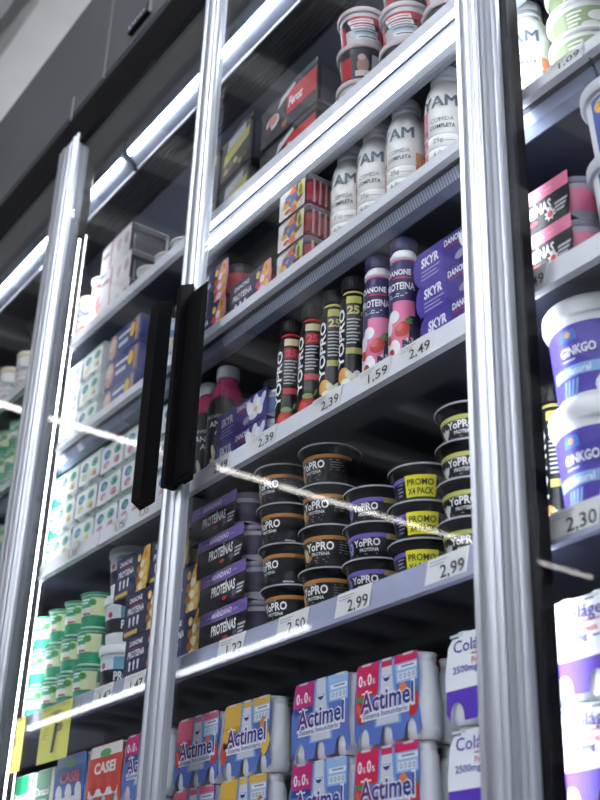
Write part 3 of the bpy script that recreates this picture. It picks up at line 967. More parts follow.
def drink_pack(kind):
    """six small white bottles in a printed cardboard sleeve, bottles bulging out at the ends and the lower edge"""
    P = Proto('drink_multipack', 'drink pack', 'six-bottle drink packs')
    col_ = kind == 'collagen'
    h = 0.117 if col_ else 0.1125
    p = 0.048
    w = p * 3
    d = 0.094
    r = 0.0228
    white = C('e6e8ee', 0.35)
    prof = [(r * 0.82, 0), (r, 0.006), (r * 1.0, 0.045), (r * 0.86, 0.062), (r * 0.80, 0.078), (r * 0.74, h - 0.020), (r * 0.62, h - 0.012), (r * 0.66, h - 0.010), (r * 0.66, h - 0.002)]
    bm = MB().lathe(prof, white, 18)
    if kind != 'collagen':
        for k in range(5):
            bm.lathe([(r * 1.004, 0.012 + k * 0.007), (r * 1.012, 0.014 + k * 0.007), (r * 1.004, 0.016 + k * 0.007)], white, 18, cap=False)
    lidm = {'natural': 'd4d6da', 'berry0': 'd8d9dd', 'berry': 'd6d8dc', 'mango': 'd6d6d2', 'collagen': 'dfe3e6', 'blue': 'cfd3da', 'red': 'e2e0de'}[kind]
    first = None
    for iy in (0, 1):
        for ix in range(3):
            cx, cy = (ix - 1) * p, (iy - 0.5) * 0.046
            if first is None:
                o = P.part(bm, 'bottle')
                first = o
                lid = P.part(MB().lathe([(r * 0.70, h - 0.0035), (r * 0.72, h - 0.003), (r * 0.72, h - 0.0012), (r * 0.6, h - 0.0005)], C(lidm, 0.25), 16), 'foil_lid', o)
            else:
                o = first.copy(); col.objects.link(o); o.parent = P.root
                CHILD[P.root.name].append(o)
                l2 = lid.copy(); col.objects.link(l2); l2.parent = o
                CHILD.setdefault(o.name, []).append(l2)
            o.location = (cx, cy, 0)
    # sleeve: front panel follows the bottle shoulders, cut with arches along its lower edge
    y0 = -d / 2
    pal = {'natural': ('6079c4', 'c22a72', '8fb2e0'), 'berry0': ('6079c4', 'd02a5c', '8fb2e0'), 'berry': ('5a78c2', 'd8647c', 'b8c6e2'), 'mango': ('5a76b8', 'e0b24a', 'c8c8ae'),
           'collagen': ('eef0f4', 'eef0f4', 'eef0f4'), 'blue': ('3a62b8', '5f7fc0', 'a8bce0'), 'red': ('d84a3c', 'e8e4e2', 'f0d8d0')}[kind]
    board = C(pal[0], 0.4)
    s = MB()
    low = 0.004
    out = [(-w / 2 + 0.004, low + 0.012)]
    arches = []
    for k in range(3):
        cx = (k - 1) * p
        for q in range(9):
            a = PI * (1 - q / 8)
            out.append((cx + 0.0125 * math.cos(a), low + 0.023 * math.sin(a) ** 0.8))
    lower = list(out) + [(w / 2 - 0.002, low + 0.008)]
    out += [(w / 2 - 0.002, low + 0.008), (w / 2 - 0.008, 0.045), (w / 2 - 0.006, 0.075), (w / 2 - 0.008, h - 0.006), (w / 2 - 0.012, h - 0.001), (-w / 2 + 0.012, h - 0.001), (-w / 2 + 0.008, h - 0.006), (-w / 2 + 0.003, 0.06)]
    if col_:
        out = lower + [(w / 2 - 0.006, 0.045), (w / 2 - 0.004, 0.072), (w / 2 - 0.009, h - 0.022), (w / 2 - 0.022, h - 0.007), (-w / 2 + 0.022, h - 0.007), (-w / 2 + 0.009, h - 0.022), (-w / 2 + 0.003, 0.06)]
    s.yprism(out, y0 - 0.0008, y0, board)
    # top panel steps between the bottle caps
    topc = C(pal[1], 0.4)
    for k in range(3):
        cx = (k - 1) * p
        for a, b in ((cx - p / 2 + (0.012 if k == 0 else 0), cx - 0.012), (cx + 0.012, cx + p / 2 - (0.012 if k == 2 else 0))):
            s.box(a + (0.01 if col_ and k == 0 else 0), b - (0.01 if col_ and k == 2 else 0), y0, d / 2, h - 0.0022 - (0.006 if col_ else 0), h - 0.001 - (0.006 if col_ else 0), topc)
        if not col_:
            s.box(cx - 0.012, cx + 0.012, y0 + 0.001, y0 + 0.005, h - 0.0022, h - 0.001, topc)
    s.yprism([(-w / 2 + 0.01, 0.02), (w / 2 - 0.01, 0.02), (w / 2 - 0.01, h - 0.002), (-w / 2 + 0.01, h - 0.002)], d / 2, d / 2 + 0.0008, board)
    so = P.part(s, 'sleeve')
    f = flat(-w / 2, y0 - 0.0008, 0)
    pr, t = MB(), MB()
    if col_:
        pr.poly(f, [(u + w / 2, v) for u, v in lower] + [(w - 0.0065, 0.042), (0.0045, 0.042)], C('5b3fb0'), 0.0004)
        pr.oval(f, 0.112, 0.055, 0.016, 0.0065, C('c0343c'))
        pr.oval(f, 0.112, 0.055, 0.011, 0.0022, C('f0d0d0'), 0.0009)
        for k, u in enumerate((0.026, 0.072, 0.118)):
            pr.rect(f, u - 0.012, u + 0.012, h - 0.011, h - 0.007, C('c9d4d8'), 0.0006)
            pr.rect(f, u - 0.011, u + 0.004, h - 0.0125, h - 0.0105, C('4a5a5e'), 0.0008)
        pr.lines(f, 0.052, h * 0.69, 0.06, 1, 0.005, C('c8727a'), 0.0022)
        pr.lines(f, 0.095, h * 0.60, 0.03, 1, 0.004, C('e2b8b0'), 0.0035)
        pr.oval(f, 0.088, h * 0.605, 0.006, 0.005, C('c23a34'))
        pr.lines(f, 0.070, h * 0.535, 0.05, 1, 0.004, C('5a54a0'), 0.0022)
        t.text(f, 'Col\u00e1geno', 0.020, h * 0.74, 0.0155, C('4a3a9a'), w=0.092, bold=0.01)
        t.text(f, 'Fresa', 0.052, h * 0.595, 0.008, C('d0606a'), w=0.026)
        t.text(f, '2500mg', 0.018, h * 0.525, 0.0085, C('4a4a9e'), w=0.044)
    elif kind in ('blue', 'red'):
        word = 'CASEI' if kind != 'blue' or True else ''
        pr.rect(f, 0.010, w - 0.010, h * 0.80, h - 0.002, C(pal[1]), 0.0005)
        pr.rect(f, 0.012, w - 0.014, h * 0.18, h * 0.30, C('e8eaf2'), 0.0005)
        for k in range(3):
            pr.oval(f, 0.030 + 0.042 * k, h * 0.36, 0.014, 0.018, C('f0f0f4' if kind == 'blue' else 'c83a30'), 0.0006, rot=0.4)
        pr.oval(f, 0.07, h * 0.85, 0.022, 0.008, C('4f9a5c'))
        t.text(f, word, 0.030, h * 0.54, 0.019, C('e86a7a' if kind == 'blue' else 'f8f4f2'), 0.0012, w=0.085, bold=0.04)
    else:
        # bottle drawn in the middle, light side panel, coloured top corner
        lb = C('7fa6e0')
        pr.poly(f, [(0.046, 0.024), (0.103, 0.024), (0.099, 0.05), (0.090, 0.075), (0.088, h - 0.004), (0.058, h - 0.004), (0.056, 0.075), (0.049, 0.05)], lb, 0.0003)
        pr.poly(f, [(0.051, 0.026), (0.098, 0.026), (0.094, 0.048), (0.086, 0.074), (0.083, h - 0.012), (0.063, h - 0.012), (0.060, 0.074), (0.054, 0.048)], C('d7dbe4'), 0.0005)
        pr.rect(f, 0.062, 0.084, h - 0.012, h - 0.003, C('cfd6de' if kind == 'natural' else pal[1]), 0.0005)
        pr.poly(f, [(0.064, h - 0.024), (0.068, h - 0.030), (0.073, h - 0.032), (0.078, h - 0.030), (0.082, h - 0.024)], C('3b2d86'), 0.0008)
        pr.rect(f, 0.066, 0.080, h - 0.0265, h - 0.0245, C('e6e6f4'), 0.001)
        side = {'natural': '9fc0ea', 'berry0': '9fc0ea', 'berry': 'a9bfe4', 'mango': 'b8c4d8'}[kind]
        pr.poly(f, [(0.092, h * 0.66), (w - 0.0085, h * 0.66), (w - 0.009, h - 0.004), (w - 0.013, h - 0.0015), (0.089, h - 0.0015)], C(side), 0.0004)
        if kind != 'natural':
            pr.poly(f, [(0.089, h * 0.885), (w - 0.009, h * 0.885), (w - 0.009, h - 0.004), (w - 0.013, h - 0.0015), (0.089, h - 0.0015)], C(pal[1]), 0.0006)
        pr.rect(f, 0.096, w - 0.010, h * 0.805, h * 0.865, C('eef0f4'), 0.0007)
        pr.rect(f, 0.096, w - 0.012, h * 0.685, h * 0.775, C('e2e8f2'), 0.0007)
        pr.lines(f, 0.103, h * 0.83, 0.026, 1, 0.004, C('7a86a8'), 0.0022, 0.0009)
        for k in range(4):
            pr.oval(f, 0.102 + 0.0085 * k, h * 0.73, 0.0028, 0.0035, C('8a94a8'), 0.0009)
            pr.oval(f, 0.102 + 0.0085 * k, h * 0.73, 0.0014, 0.002, C('e2e8f2'), 0.0011)
        pr.poly(f, [(0.008, h * 0.66), (0.055, h * 0.66), (0.057, h - 0.0015), (0.013, h - 0.0015), (0.009, h - 0.006)], C(pal[1]), 0.0004)
        strip = {'natural': '2c4a8e', 'berry0': 'd2322e', 'berry': 'c93a54', 'mango': 'd49a34'}[kind]
        pr.rect(f, 0.008, 0.054, h * 0.60, h * 0.68, C(strip), 0.0006)
        pr.lines(f, 0.020, h * 0.63, 0.022, 1, 0.003, C('f2f2f6'), 0.0024, 0.0009)
        for k, u in enumerate((0.030, 0.073, 0.117)):
            pr.rect(f, u - 0.010, u + 0.010, h - 0.0040, h - 0.001, C('d0d4d8'), 0.0008)
        if kind in ('natural', 'berry0'):
            t.text(f, '0', 0.013, h * 0.735, 0.0150, C('f8f4f8'), w=0.009, bold=0.03)
            t.text(f, '%', 0.0235, h * 0.735, 0.0075, C('f8f4f8'), w=0.006)
            t.text(f, '0', 0.0325, h * 0.735, 0.0150, C('f8f4f8'), w=0.009, bold=0.03)
            t.text(f, '%', 0.043, h * 0.735, 0.0075, C('f8f4f8'), w=0.006)
        if kind in ('berry0', 'berry'):
            for u, v, q in ((0.017, h * 0.43, 0.3), (0.127, h * 0.40, -0.2)):
                pr.oval(f, u, v, 0.010, 0.017, C('c8322a'), 0.0007, rot=q)
                pr.oval(f, u - 0.003, v + 0.004, 0.004, 0.008, C('e2604e'), 0.0009, rot=q)
                pr.oval(f, u, v + 0.017, 0.009, 0.0035, C('4f8a48'), 0.001)
            pr.oval(f, 0.106, h * 0.58, 0.008, 0.009, C('e8804a'), 0.0006)
        if kind == 'mango':
            for u, v, q, c in ((0.016, h * 0.52, 0.3, 'e6b23a'), (0.128, h * 0.36, -0.3, 'e8c04a'), (0.122, h * 0.58, 0.3, 'e8923a'), (0.012, h * 0.35, 0, 'c8503a')):
                pr.oval(f, u, v, 0.010, 0.017, C(c), 0.0007, rot=q)
        t.poly(f, [(0.020, h * 0.315), (0.119, h * 0.315), (0.120, h * 0.40), (0.021, h * 0.40)], C('f2f3f8'), 0.0010)
        t.text(f, 'Actimel', 0.0165, h * 0.395, 0.0300, C('f6f7fb'), 0.0012, w=0.114, bold=0.06)
        t.text(f, 'Actimel', 0.0185, h * 0.415, 0.0265, [C(c) for c in ('6a2a72', '632c78', '57307f', '473486', '38368a', '2c3888', '283a88')], 0.0016, w=0.110, bold=0.02)
        t.text(f, 'Sistema Inmunitario', 0.024, h * 0.335, 0.0072, C('3a4a90'), 0.0014, w=0.092)
    P.part(pr, 'print', so)
    P.part(t, 'lettering', so)
    return P

def tub(name, cat, group, r, h, bodyc, lidc, lid_h, draw, taper=0.88, over=0.004, seg=32):
    P = Proto(name, cat, group)
    prof = [(r * taper * 0.96, 0), (r * taper, 0.004), (r, h - lid_h * 0.6)]
    P.part(MB().lathe(prof, C(bodyc, 0.35), seg), 'tub')
    P.part(MB().lathe([(r + over * 0.6, h - lid_h), (r + over, h - lid_h * 0.8), (r + over, h - lid_h * 0.25), (r + over * 0.5, h - 0.001), (r * 0.9, h)], C(lidc, 0.35), seg), 'lid')
    lb, t = MB(), MB()
    draw(lb, t, lerp_r(prof))
    lo = P.part(lb, 'label')
    if t.v:
        P.part(t, 'lettering', lo)
    return P
def band(lb, rf, z0, z1, m, seg=32, off=0.0005):
    lb.lathe([(rf(z) + off, z) for z in (z0, (z0 + z1) / 2, z1)], m, seg, cap=False)

def d_ginkgo(lb, t, rf):
    band(lb, rf, 0.012, 0.104, C('5146a8'))
    mp = cyl(rf, math.radians(-14))
    lb.rect(mp, -0.05, 0.10, 0.036, 0.050, C('8fb4e4'), 0.0009, nu=14)
    lb.poly(mp, [(-0.028, 0.083), (-0.006, 0.083), (-0.006, 0.092), (-0.009, 0.098), (-0.025, 0.098), (-0.028, 0.092)], C('4a7ccc'), 0.0011)
    lb.oval(mp, -0.017, 0.091, 0.004, 0.004, C('f0a860'), 0.0014)
    lb.oval(mp, 0.045, 0.018, 0.034, 0.022, C('f6f6fa'), 0.0011, 20)
    for k in range(4):
        lb.rect(mp, -0.034 + k * 0.006, -0.031 + k * 0.006, 0.010, 0.032, C('7fa8dc'), 0.0010, skew=0.2)
    t.text(mp, 'GINKGO', -0.030, 0.063, 0.0120, C('f2f2fa'), 0.0014, w=0.046, bold=0.035)
    t.lines(mp, -0.028, 0.056, 0.018, 1, 0.004, C('c8cdf0'), 0.0025, 0.0014)
    t.text(mp, 'Natural', -0.026, 0.0385, 0.0090, C('eaf2ff'), 0.0014, w=0.034, bold=0.02)
def d_coco(lb, t, rf):
    band(lb, rf, 0.006, 0.042, C('93a87c'))
    mp = cyl(rf, math.radians(32))
    lb.oval(mp, 0.026, 0.026, 0.018, 0.009, C('f2f4ec'), 0.001)
    lb.oval(mp, 0.012, 0.012, 0.014, 0.005, C('e6ead8'), 0.001)
    for k in range(4):
        lb.oval(mp, 0.044 + 0.003 * k, 0.016, 0.0015, 0.009, C('c8d8b0'), 0.0011, rot=0.5 - 0.3 * k)
    t.lines(mp, -0.022, 0.033, 0.022, 4, 0.0065, C('eef2e4'), 0.0034, 0.0012)
def d_blue(lb, t, rf):
    mp = cyl(rf, math.radians(-18))
    lb.poly(mp, [(-0.022, 0.012), (0.06, 0.012), (0.06, 0.090), (-0.010, 0.090), (-0.017, 0.087), (-0.022, 0.08)], C('4a62b4'), 0.0007)
    lb.rect(mp, -0.022, 0.06, 0.012, 0.090, C('4a62b4'), 0.0005, nu=14, nv=2)
    lb.oval(mp, -0.002, 0.074, 0.015, 0.011, C('f0c060'), 0.0010)
    lb.lines(mp, -0.009, 0.077, 0.014, 2, 0.005, C('8a6a30'), 0.002, 0.0013)
    lb.oval(mp, 0.010, 0.020, 0.024, 0.022, C('f4f4f8'), 0.0010, 18)
    t.text(mp, 'C', 0.004, 0.046, 0.014, C('f4f6fc'), 0.0014, bold=0.03)
def d_protein(lb, t, rf):
    mp = cyl(rf, math.radians(30))
    band(lb, rf, 0.024, 0.052, C('23262f'))
    lb.rect(mp, -0.01, 0.09, 0.052, 0.076, C('74acc8'), 0.0007, nu=12)
    lb.rect(mp, -0.06, -0.01, 0.052, 0.076, C('d5e4ec'), 0.0006, nu=8)
    lb.oval(mp, -0.034, 0.060, 0.006, 0.006, C('c83a40'), 0.0010)
    t.text(mp, 'PROTEIN', -0.008, 0.031, 0.0165, C('f0f4f8'), 0.0012, w=0.062, bold=0.03)
def d_greenpot(lb, t, rf):
    band(lb, rf, 0.004, 0.026, C('2f9a72'), 20)
    band(lb, rf, 0.042, 0.066, C('46a680'), 20)
    band(lb, rf, 0.026, 0.042, C('e9efe6'), 20)
    mp = cyl(rf, math.radians(44))
    lb.rect(mp, -0.004, 0.026, 0.026, 0.062, C('dfe6b4'), 0.001, nu=4)
    lb.oval(mp, 0.0, 0.052, 0.007, 0.007, C('4a9a4c'), 0.0013)
    lb.rect(mp, -0.022, -0.004, 0.027, 0.031, C('c85a5a'), 0.001, nu=3)
    t.lines(mp, -0.026, 0.056, 0.02, 2, 0.006, C('eef6ee'), 0.0034, 0.0012)
def d_redcup(lb, t, rf):
    band(lb, rf, 0.010, 0.064, C('d8d8dc'), 28)
    mp = cyl(rf, math.radians(40))
    lb.rect(mp, -0.052, 0.052, 0.036, 0.064, C('23242a'), 0.0008, nu=16)
    lb.rect(mp, -0.026, 0.040, 0.048, 0.064, C('c02a34'), 0.0010, nu=8)
    lb.rect(mp, -0.052, -0.034, 0.010, 0.052, C('c02a34'), 0.0010, nu=3)
    lb.rect(mp, 0.030, 0.052, 0.022, 0.062, C('c8343c'), 0.0011, nu=3)
    lb.oval(mp, 0.042, 0.050, 0.007, 0.007, C('f0f0f2'), 0.0014)
    for k in range(4):
        t.rect(mp, -0.026 + 0.005 * k, 0.020 + 0.004 * k, 0.049 - 0.012 * k, 0.058 - 0.012 * k, C('f2f2f4' if k != 2 else 'a8c4d8'), 0.0014, nu=5, skew=-0.3)
        t.rect(mp, -0.022 + 0.005 * k, 0.014 + 0.004 * k, 0.0525 - 0.012 * k, 0.0545 - 0.012 * k, C('c02a34' if k < 2 else '2a2a30'), 0.0017, nu=5)
def d_redcup2(lb, t, rf):
    band(lb, rf, 0.010, 0.064, C('2b2c33'), 28)
    mp = cyl(rf, math.radians(40))
    lb.rect(mp, -0.040, -0.016, 0.012, 0.056, C('b8323a'), 0.0010, nu=4)
    lb.oval(mp, 0.006, 0.036, 0.011, 0.018, C('a88478'), 0.0010)
    lb.rect(mp, 0.022, 0.036, 0.016, 0.06, C('c8ccd4'), 0.0010, nu=3)
    lb.oval(mp, 0.004, 0.052, 0.007, 0.007, C('c9b0a2'), 0.0013)
    lb.rect(mp, -0.008, 0.018, 0.012, 0.024, C('d8d0cc'), 0.0012, nu=4)
def d_jelly(lb, t, rf):
    band(lb, rf, 0.010, 0.070, C('8a2430', 0.25), 20)
def d_plainpot(lb, t, rf):
    mp = cyl(rf, math.radians(42))
    lb.rect(mp, -0.022, 0.022, 0.03, 0.05, C('5a78b8'), 0.001, nu=5)
    lb.oval(mp, 0.004, 0.022, 0.013, 0.012, C('e6dcb8'), 0.0012)

def snack_box(kind):
    """black carton with slanted picture front and open tab end"""
    w, d, h = 0.195, 0.085, 0.112
    if kind == 'yellow':
        w, h = 0.120, 0.122
    P = Proto('dessert_box', 'dessert box', 'black dessert boxes on the top shelf')
    b = MB()
    b.bbox(-w / 2, w / 2, -d / 2, d / 2, 0, h * 0.86, C('1d1d22', 0.35), 0.002)
    b.yprism([(-w / 2 + 0.004, h * 0.86), (w / 2 - 0.002, h * 0.86), (w / 2 - 0.002, h * 0.99), (w * 0.10, h * 0.99), (-w * 0.06, h * 0.90), (-w / 2 + 0.02, h * 0.90)], -d / 2, -d / 2 + 0.002, C('26262c', 0.35))
    bo = P.part(b, 'box')
    P.part(MB().box(w / 2, w / 2 + 0.0008, -d / 2 + 0.008, d / 2 - 0.008, 0.006, h * 0.8, C('3a3b44', 0.4)), 'end_flap')
    f = flat(-w / 2, -d / 2, 0)
    pr, t = MB(), MB()
    if kind == 'red':
        pr.poly(f, [(w * 0.46, h * 0.30), (w - 0.004, h * 0.30), (w - 0.004, h * 0.80), (w * 0.48, h * 0.80)], C('b92b30'))
        pr.poly(f, [(w * 0.30, h * 0.60), (w * 0.62, h * 0.84), (w * 0.60, h * 0.90), (w * 0.36, h * 0.80)], C('d8d8dc'), 0.0008)
        pr.oval(f, w * 0.22, h * 0.42, w * 0.12, h * 0.16, C('d8dade'), 0.0008)
        pr.oval(f, w * 0.22, h * 0.46, w * 0.095, h * 0.11, C('c88480'), 0.0010)
        pr.oval(f, w * 0.14, h * 0.30, w * 0.06, h * 0.10, C('5a3038'), 0.0012)
        pr.oval(f, w * 0.44, h * 0.16, w * 0.05, h * 0.07, C('a86a4a'), 0.0012)
        t.text(f, 'Feroz', w * 0.50, h * 0.44, h * 0.20, C('f0eeee'), 0.0012, w=w * 0.26, bold=0.04, shear=0.25)
    else:
        pr.poly(f, [(w * 0.08, h * 0.10), (w * 0.94, h * 0.24), (w * 0.94, h * 0.92), (w * 0.22, h * 0.84)], C('5a5c60'))
        pr.poly(f, [(w * 0.10, h * 0.30), (w * 0.90, h * 0.55), (w * 0.92, h * 0.76), (w * 0.14, h * 0.52)], C('d8cf6a'), 0.0008)
        pr.poly(f, [(w * 0.2, h * 0.56), (w * 0.8, h * 0.72), (w * 0.78, h * 0.9), (w * 0.24, h * 0.78)], C('c9ccd0'), 0.0009)
        for k in range(5):
            pr.oval(f, w * (0.2 + 0.15 * k), h * (0.16 + 0.05 * (k % 3)), w * 0.07, h * 0.06, C(('c9b04a', '8a6a3a', 'e0d8c0')[k % 3]), 0.0010 + k * 0.0001)
    P.part(pr, 'print', bo)
    if t.v:
        P.part(t, 'lettering', bo)
    return P

def jelly_pack():
    """clear ribbed tray of red jelly pots with a bright printed front"""
    w, d, h = 0.092, 0.066, 0.066
    P = Proto('jelly_pack', 'jelly pack', 'clear packs of red jelly')
    b = MB()
    b.bbox(-w / 2 + 0.004, w / 2 - 0.003, -d / 2 + 0.003, d / 2 - 0.003, 0.002, h * 0.80, C('7c2430', 0.15), 0.006)
    for k in range(4):
        y = -d / 2 + 0.012 + k * 0.013
        b.box(w / 2 - 0.004, w / 2 - 0.001, y, y + 0.004, 0.004, h * 0.82, C('b98a92', 0.15))
    P.part(b, 'tray')
    P.part(MB().bbox(-w / 2, w / 2, -d / 2, d / 2, h * 0.84, h, C('a8a4ac', 0.2), 0.006), 'rim')
    f = flat(-w / 2, -d / 2 - 0.001, 0)
    s = MB().box(-w / 2 + 0.002, w / 2 - 0.012, -d / 2 - 0.001, -d / 2, 0.0, h * 0.86, C('e4dcd6', 0.4))
    so = P.part(s, 'front_card')
    pr = MB()
    rr = random.Random(3)
    for k in range(26):
        c = ('c83a3c', 'e2b83a', 'f2f0ec', '6a2630', '4a6ab0', 'd86a3a', '3c2228')[k % 7]
        pr.oval(f, 0.012 + rr.random() * (w - 0.034), h * (0.08 + 0.66 * rr.random()), 0.006 + 0.006 * rr.random(), 0.005 + 0.006 * rr.random(), C(c), 0.0006 + 0.00003 * k)
    pr.rect(f, w * 0.68, w * 0.86, h * 0.36, h * 0.78, C('dcd84a'), 0.0018)
    pr.oval(f, w * 0.77, h * 0.55, 0.005, 0.012, C('5a6a2a'), 0.002)
    P.part(pr, 'print', so)
    return P

def dairy_pack(kind):
    """square multipack of small pots under a printed sleeve"""
    w, d, h = 0.105, 0.10, 0.072
    P = Proto('dairy_multipack', 'yogurt pack', 'white multipacks of small yogurts')
    for ix in (-1, 1):
        for iy in (-1, 1):
            P.part(MB().bbox(ix * 0.026 - 0.0245, ix * 0.026 + 0.0245, iy * 0.0245 - 0.0235, iy * 0.0245 + 0.0235, 0.0, h - 0.012, C('e9eef0', 0.35), 0.006), 'pot')
    P.part(MB().bbox(-w / 2, w / 2, -d / 2, d / 2, h - 0.012, h - 0.008, C('dfe8e6', 0.3), 0.002), 'rim')
    P.part(MB().bbox(-w / 2 + 0.001, w / 2 - 0.001, -d / 2 + 0.001, d / 2 - 0.001, h - 0.008, h - 0.005, C('cfe2d6', 0.3), 0.001), 'foil')
    lb = MB()
    c1, c2, c3 = {'green': ('58b65a', '3f6fb0', 'd8d87a'), 'pink': ('6cc06a', '4a6ac0', 'd889b4'), 'blue': ('4a7ac0', '58b65a', 'e6b0c0')}[kind]
    for (f, W) in ((flat(-w / 2, -d / 2 + 0.0008, 0), w), (flat(w / 2 - 0.0008, -d / 2, 0, 'right'), d)):
        lb.rect(f, 0.003, W - 0.003, 0.004, h - 0.013, C('eef2f2'), 0.0012)
        for k in range(2):
            u = W * (0.28 + 0.44 * k)
            lb.oval(f, u, h * 0.58, W * 0.15, h * 0.15, C(c1 if k else c2), 0.0016)
            lb.oval(f, u + 0.004, h * 0.56, W * 0.08, h * 0.08, C(c2 if k else c1), 0.0019)
            lb.oval(f, u, h * 0.26, W * 0.13, h * 0.12, C(c3), 0.0016)
            lb.oval(f, u + 0.006, h * 0.2, W * 0.06, h * 0.07, C('c8505a' if k else 'e8d8c0'), 0.0019)
    P.part(lb, 'label')
    return P

def dot_box():
    """blue and white carton with round yellow badge and pot picture"""
    w, d, h = 0.150, 0.085, 0.070
    P = Proto('dessert_carton', 'dessert pack', 'navy cartons with yellow badges')
    b = P.part(MB().bbox(-w / 2, w / 2, -d / 2, d / 2, 0, h, C('37447e', 0.4), 0.002), 'box')
    f = flat(-w / 2, -d / 2, 0)
    pr = MB()
    pr.oval(f, 0.022, h * 0.5, 0.022, h * 0.44, C('c8998a'))
    pr.oval(f, 0.022, h * 0.6, 0.015, h * 0.24, C('e6cfc2'), 0.0008)
    pr.rect(f, 0.048, 0.105, h * 0.62, h * 0.74, C('e6e8f2'))
    pr.rect(f, 0.052, 0.098, h * 0.30, h * 0.46, C('dfe2ee'))
    pr.oval(f, 0.118, h * 0.58, 0.012, h * 0.26, C('f0c84a'), 0.0009)
    pr.rect(f, 0.132, w - 0.002, h * 0.1, h * 0.9, C('c08a6a'))
    P.part(pr, 'print', b)
    return P

def white_box():
    """white and rose card tray with dark open end"""
    w, d, h = 0.155, 0.10, 0.082
    P = Proto('dessert_box', 'dessert box', 'white and rose dessert boxes')
    b = MB()
    t = 0.0012
    pts = [(-w / 2, 0), (w / 2, 0), (w / 2, h), (-w / 2 + 0.03, h), (-w / 2, h * 0.9)]
    b.yprism(pts, -d / 2, -d / 2 + t, C('e6dfe0', 0.45))
    b.box(-w / 2, w / 2, d / 2 - t, d / 2, 0, h, C('d8d2d4', 0.45))
    b.box(-w / 2, w / 2, -d / 2, d / 2, 0, t, C('d8d2d4', 0.45))
    b.box(w / 2 - 0.012, w / 2 - 0.010, -d / 2 + t, d / 2 - t, t, h * 0.9, C('2c2c36', 0.4))
    b.box(-w / 2, w / 2, -d / 2, d / 2, h - t, h, C('cfc8cc', 0.45))
    bo = P.part(b, 'box')
    P.part(MB().bbox(w / 2 - 0.010, w / 2 - 0.002, -d / 2 + 0.012, d / 2 - 0.012, 0.004, h * 0.72, C('43434e', 0.3), 0.003), 'tray')
    f = flat(-w / 2, -d / 2, 0)
    pr = MB()
    pr.rect(f, 0.05, 0.06, 0.0, h, C('b98a86'))
    pr.rect(f, 0.008, 0.044, h * 0.55, h * 0.68, C('8a6a74'))
    for k in range(4):
        pr.oval(f, 0.078 + 0.02 * k, h * (0.45 + 0.12 * (k % 2)), 0.013, 0.016, C(('f4eeee', 'cdb4b4', 'ece4e4', 'b89a9c')[k]), 0.0008 + 0.0001 * k)
    P.part(pr, 'print', bo)
    return P

def carton_bottle(accent, word):
    """white drink bottle with printed fruit"""
    P = Proto('drink_carton', 'drink bottle', 'white drink bottles on the top shelf')
    r = 0.030
    prof = [(r * 0.9, 0), (r, 0.005), (r, 0.150), (r * 0.95, 0.158)]
    P.part(MB().lathe(prof, C('eceae6', 0.4), 24), 'bottle')
    P.part(MB().lathe([(r * 1.0, 0.155), (r * 1.06, 0.158), (r * 1.06, 0.168), (r * 0.98, 0.172)], C('e2d6b8', 0.4), 24), 'lid')
    mp = cyl(lerp_r(prof), math.radians(48))
    lb, t = MB(), MB()
    lb.oval(mp, 0.002, 0.055, 0.020, 0.030, C(accent), 0.0008, 18)
    lb.oval(mp, -0.006, 0.064, 0.007, 0.012, C('f0b08a'), 0.0011)
    lb.rect(mp, -0.02, 0.02, 0.094, 0.098, C('c9a0a0'), 0.0008, nu=4)
    lo = P.part(lb, 'label')
    t.text(mp, word, -0.022, 0.110, 0.020, C('3a4a86'), 0.001, w=0.044, bold=0.02)
    P.part(t, 'lettering', lo)
    return P

def heart_pack():
    """tall white drink carton with a green shield and almonds"""
    w, d, h = 0.105, 0.075, 0.215
    P = Proto('drink_pack', 'drink pack', 'white and green drink packs')
    b = P.part(MB().bbox(-w / 2, w / 2, -d / 2, d / 2, 0, h, C('eef0ee', 0.4), 0.006), 'box')
    f = flat(-w / 2, -d / 2, 0)
    pr, t = MB(), MB()
    pr.poly(f, [(0.018, h - 0.004), (0.018, h - 0.07), (0.036, h - 0.10), (0.053, h - 0.112), (0.07, h - 0.10), (0.088, h - 0.07), (0.088, h - 0.004)], C('1f7f55'))
    pr.oval(f, 0.030, h - 0.088, 0.012, 0.02, C('c98a5a'), 0.0009, rot=0.4)
    pr.oval(f, 0.074, h - 0.125, 0.010, 0.014, C('b8703f'), 0.0009, rot=-0.3)
    P.part(pr, 'print', b)
    t.text(f, 'Danacol', 0.022, h - 0.052, 0.016, C('f4f8f4'), 0.0012, w=0.062, bold=0.02)
    t.lines(f, 0.026, h - 0.062, 0.05, 2, 0.006, C('cfe6d8'), 0.002, 0.0012)
    P.part(t, 'lettering', b)
    return P

def film_cup():
    """small colourful layered dessert cup"""
    def dr(lb, t, rf):
        mp = cyl(rf, math.radians(40))
        for k in range(7):
            c = ('d8563c', 'e8c03c', '6a9a48', 'f2f0ea', 'c83a50', 'e09a3a', '50608c')[k]
            lb.oval(mp, -0.022 + 0.012 * (k % 4), 0.018 + 0.018 * (k // 3), 0.010, 0.009, C(c), 0.0008 + 0.0001 * k)
    return tub('dessert_cup', 'dessert cup', 'colourful dessert cups on the top shelf', 0.034, 0.085, 'd6d2d0', 'e6e2de', 0.008, dr, 0.84, 0.003, 20)

# ------------------------------------------------------------------ filling the shelves
R_ = math.radians
FWD = [0.02]
def stack(proto, n, x, y, z, h, words, rz=0.0, lean=0.0, group=None, jit=0.0, dx=None, forward=None):
    rr = random.Random(int(abs(x) * 1000) + n)
    for i in range(n):
        xx = x + lean * i + (dx[i] if dx else 0)
        proto.place((xx, y, z + h * i), words.replace('@', nth(i, n)), (rz[i] if isinstance(rz, (list, tuple)) else rz) + rr.uniform(-jit, jit), group, 0.0, FWD[0] if forward is None else forward)

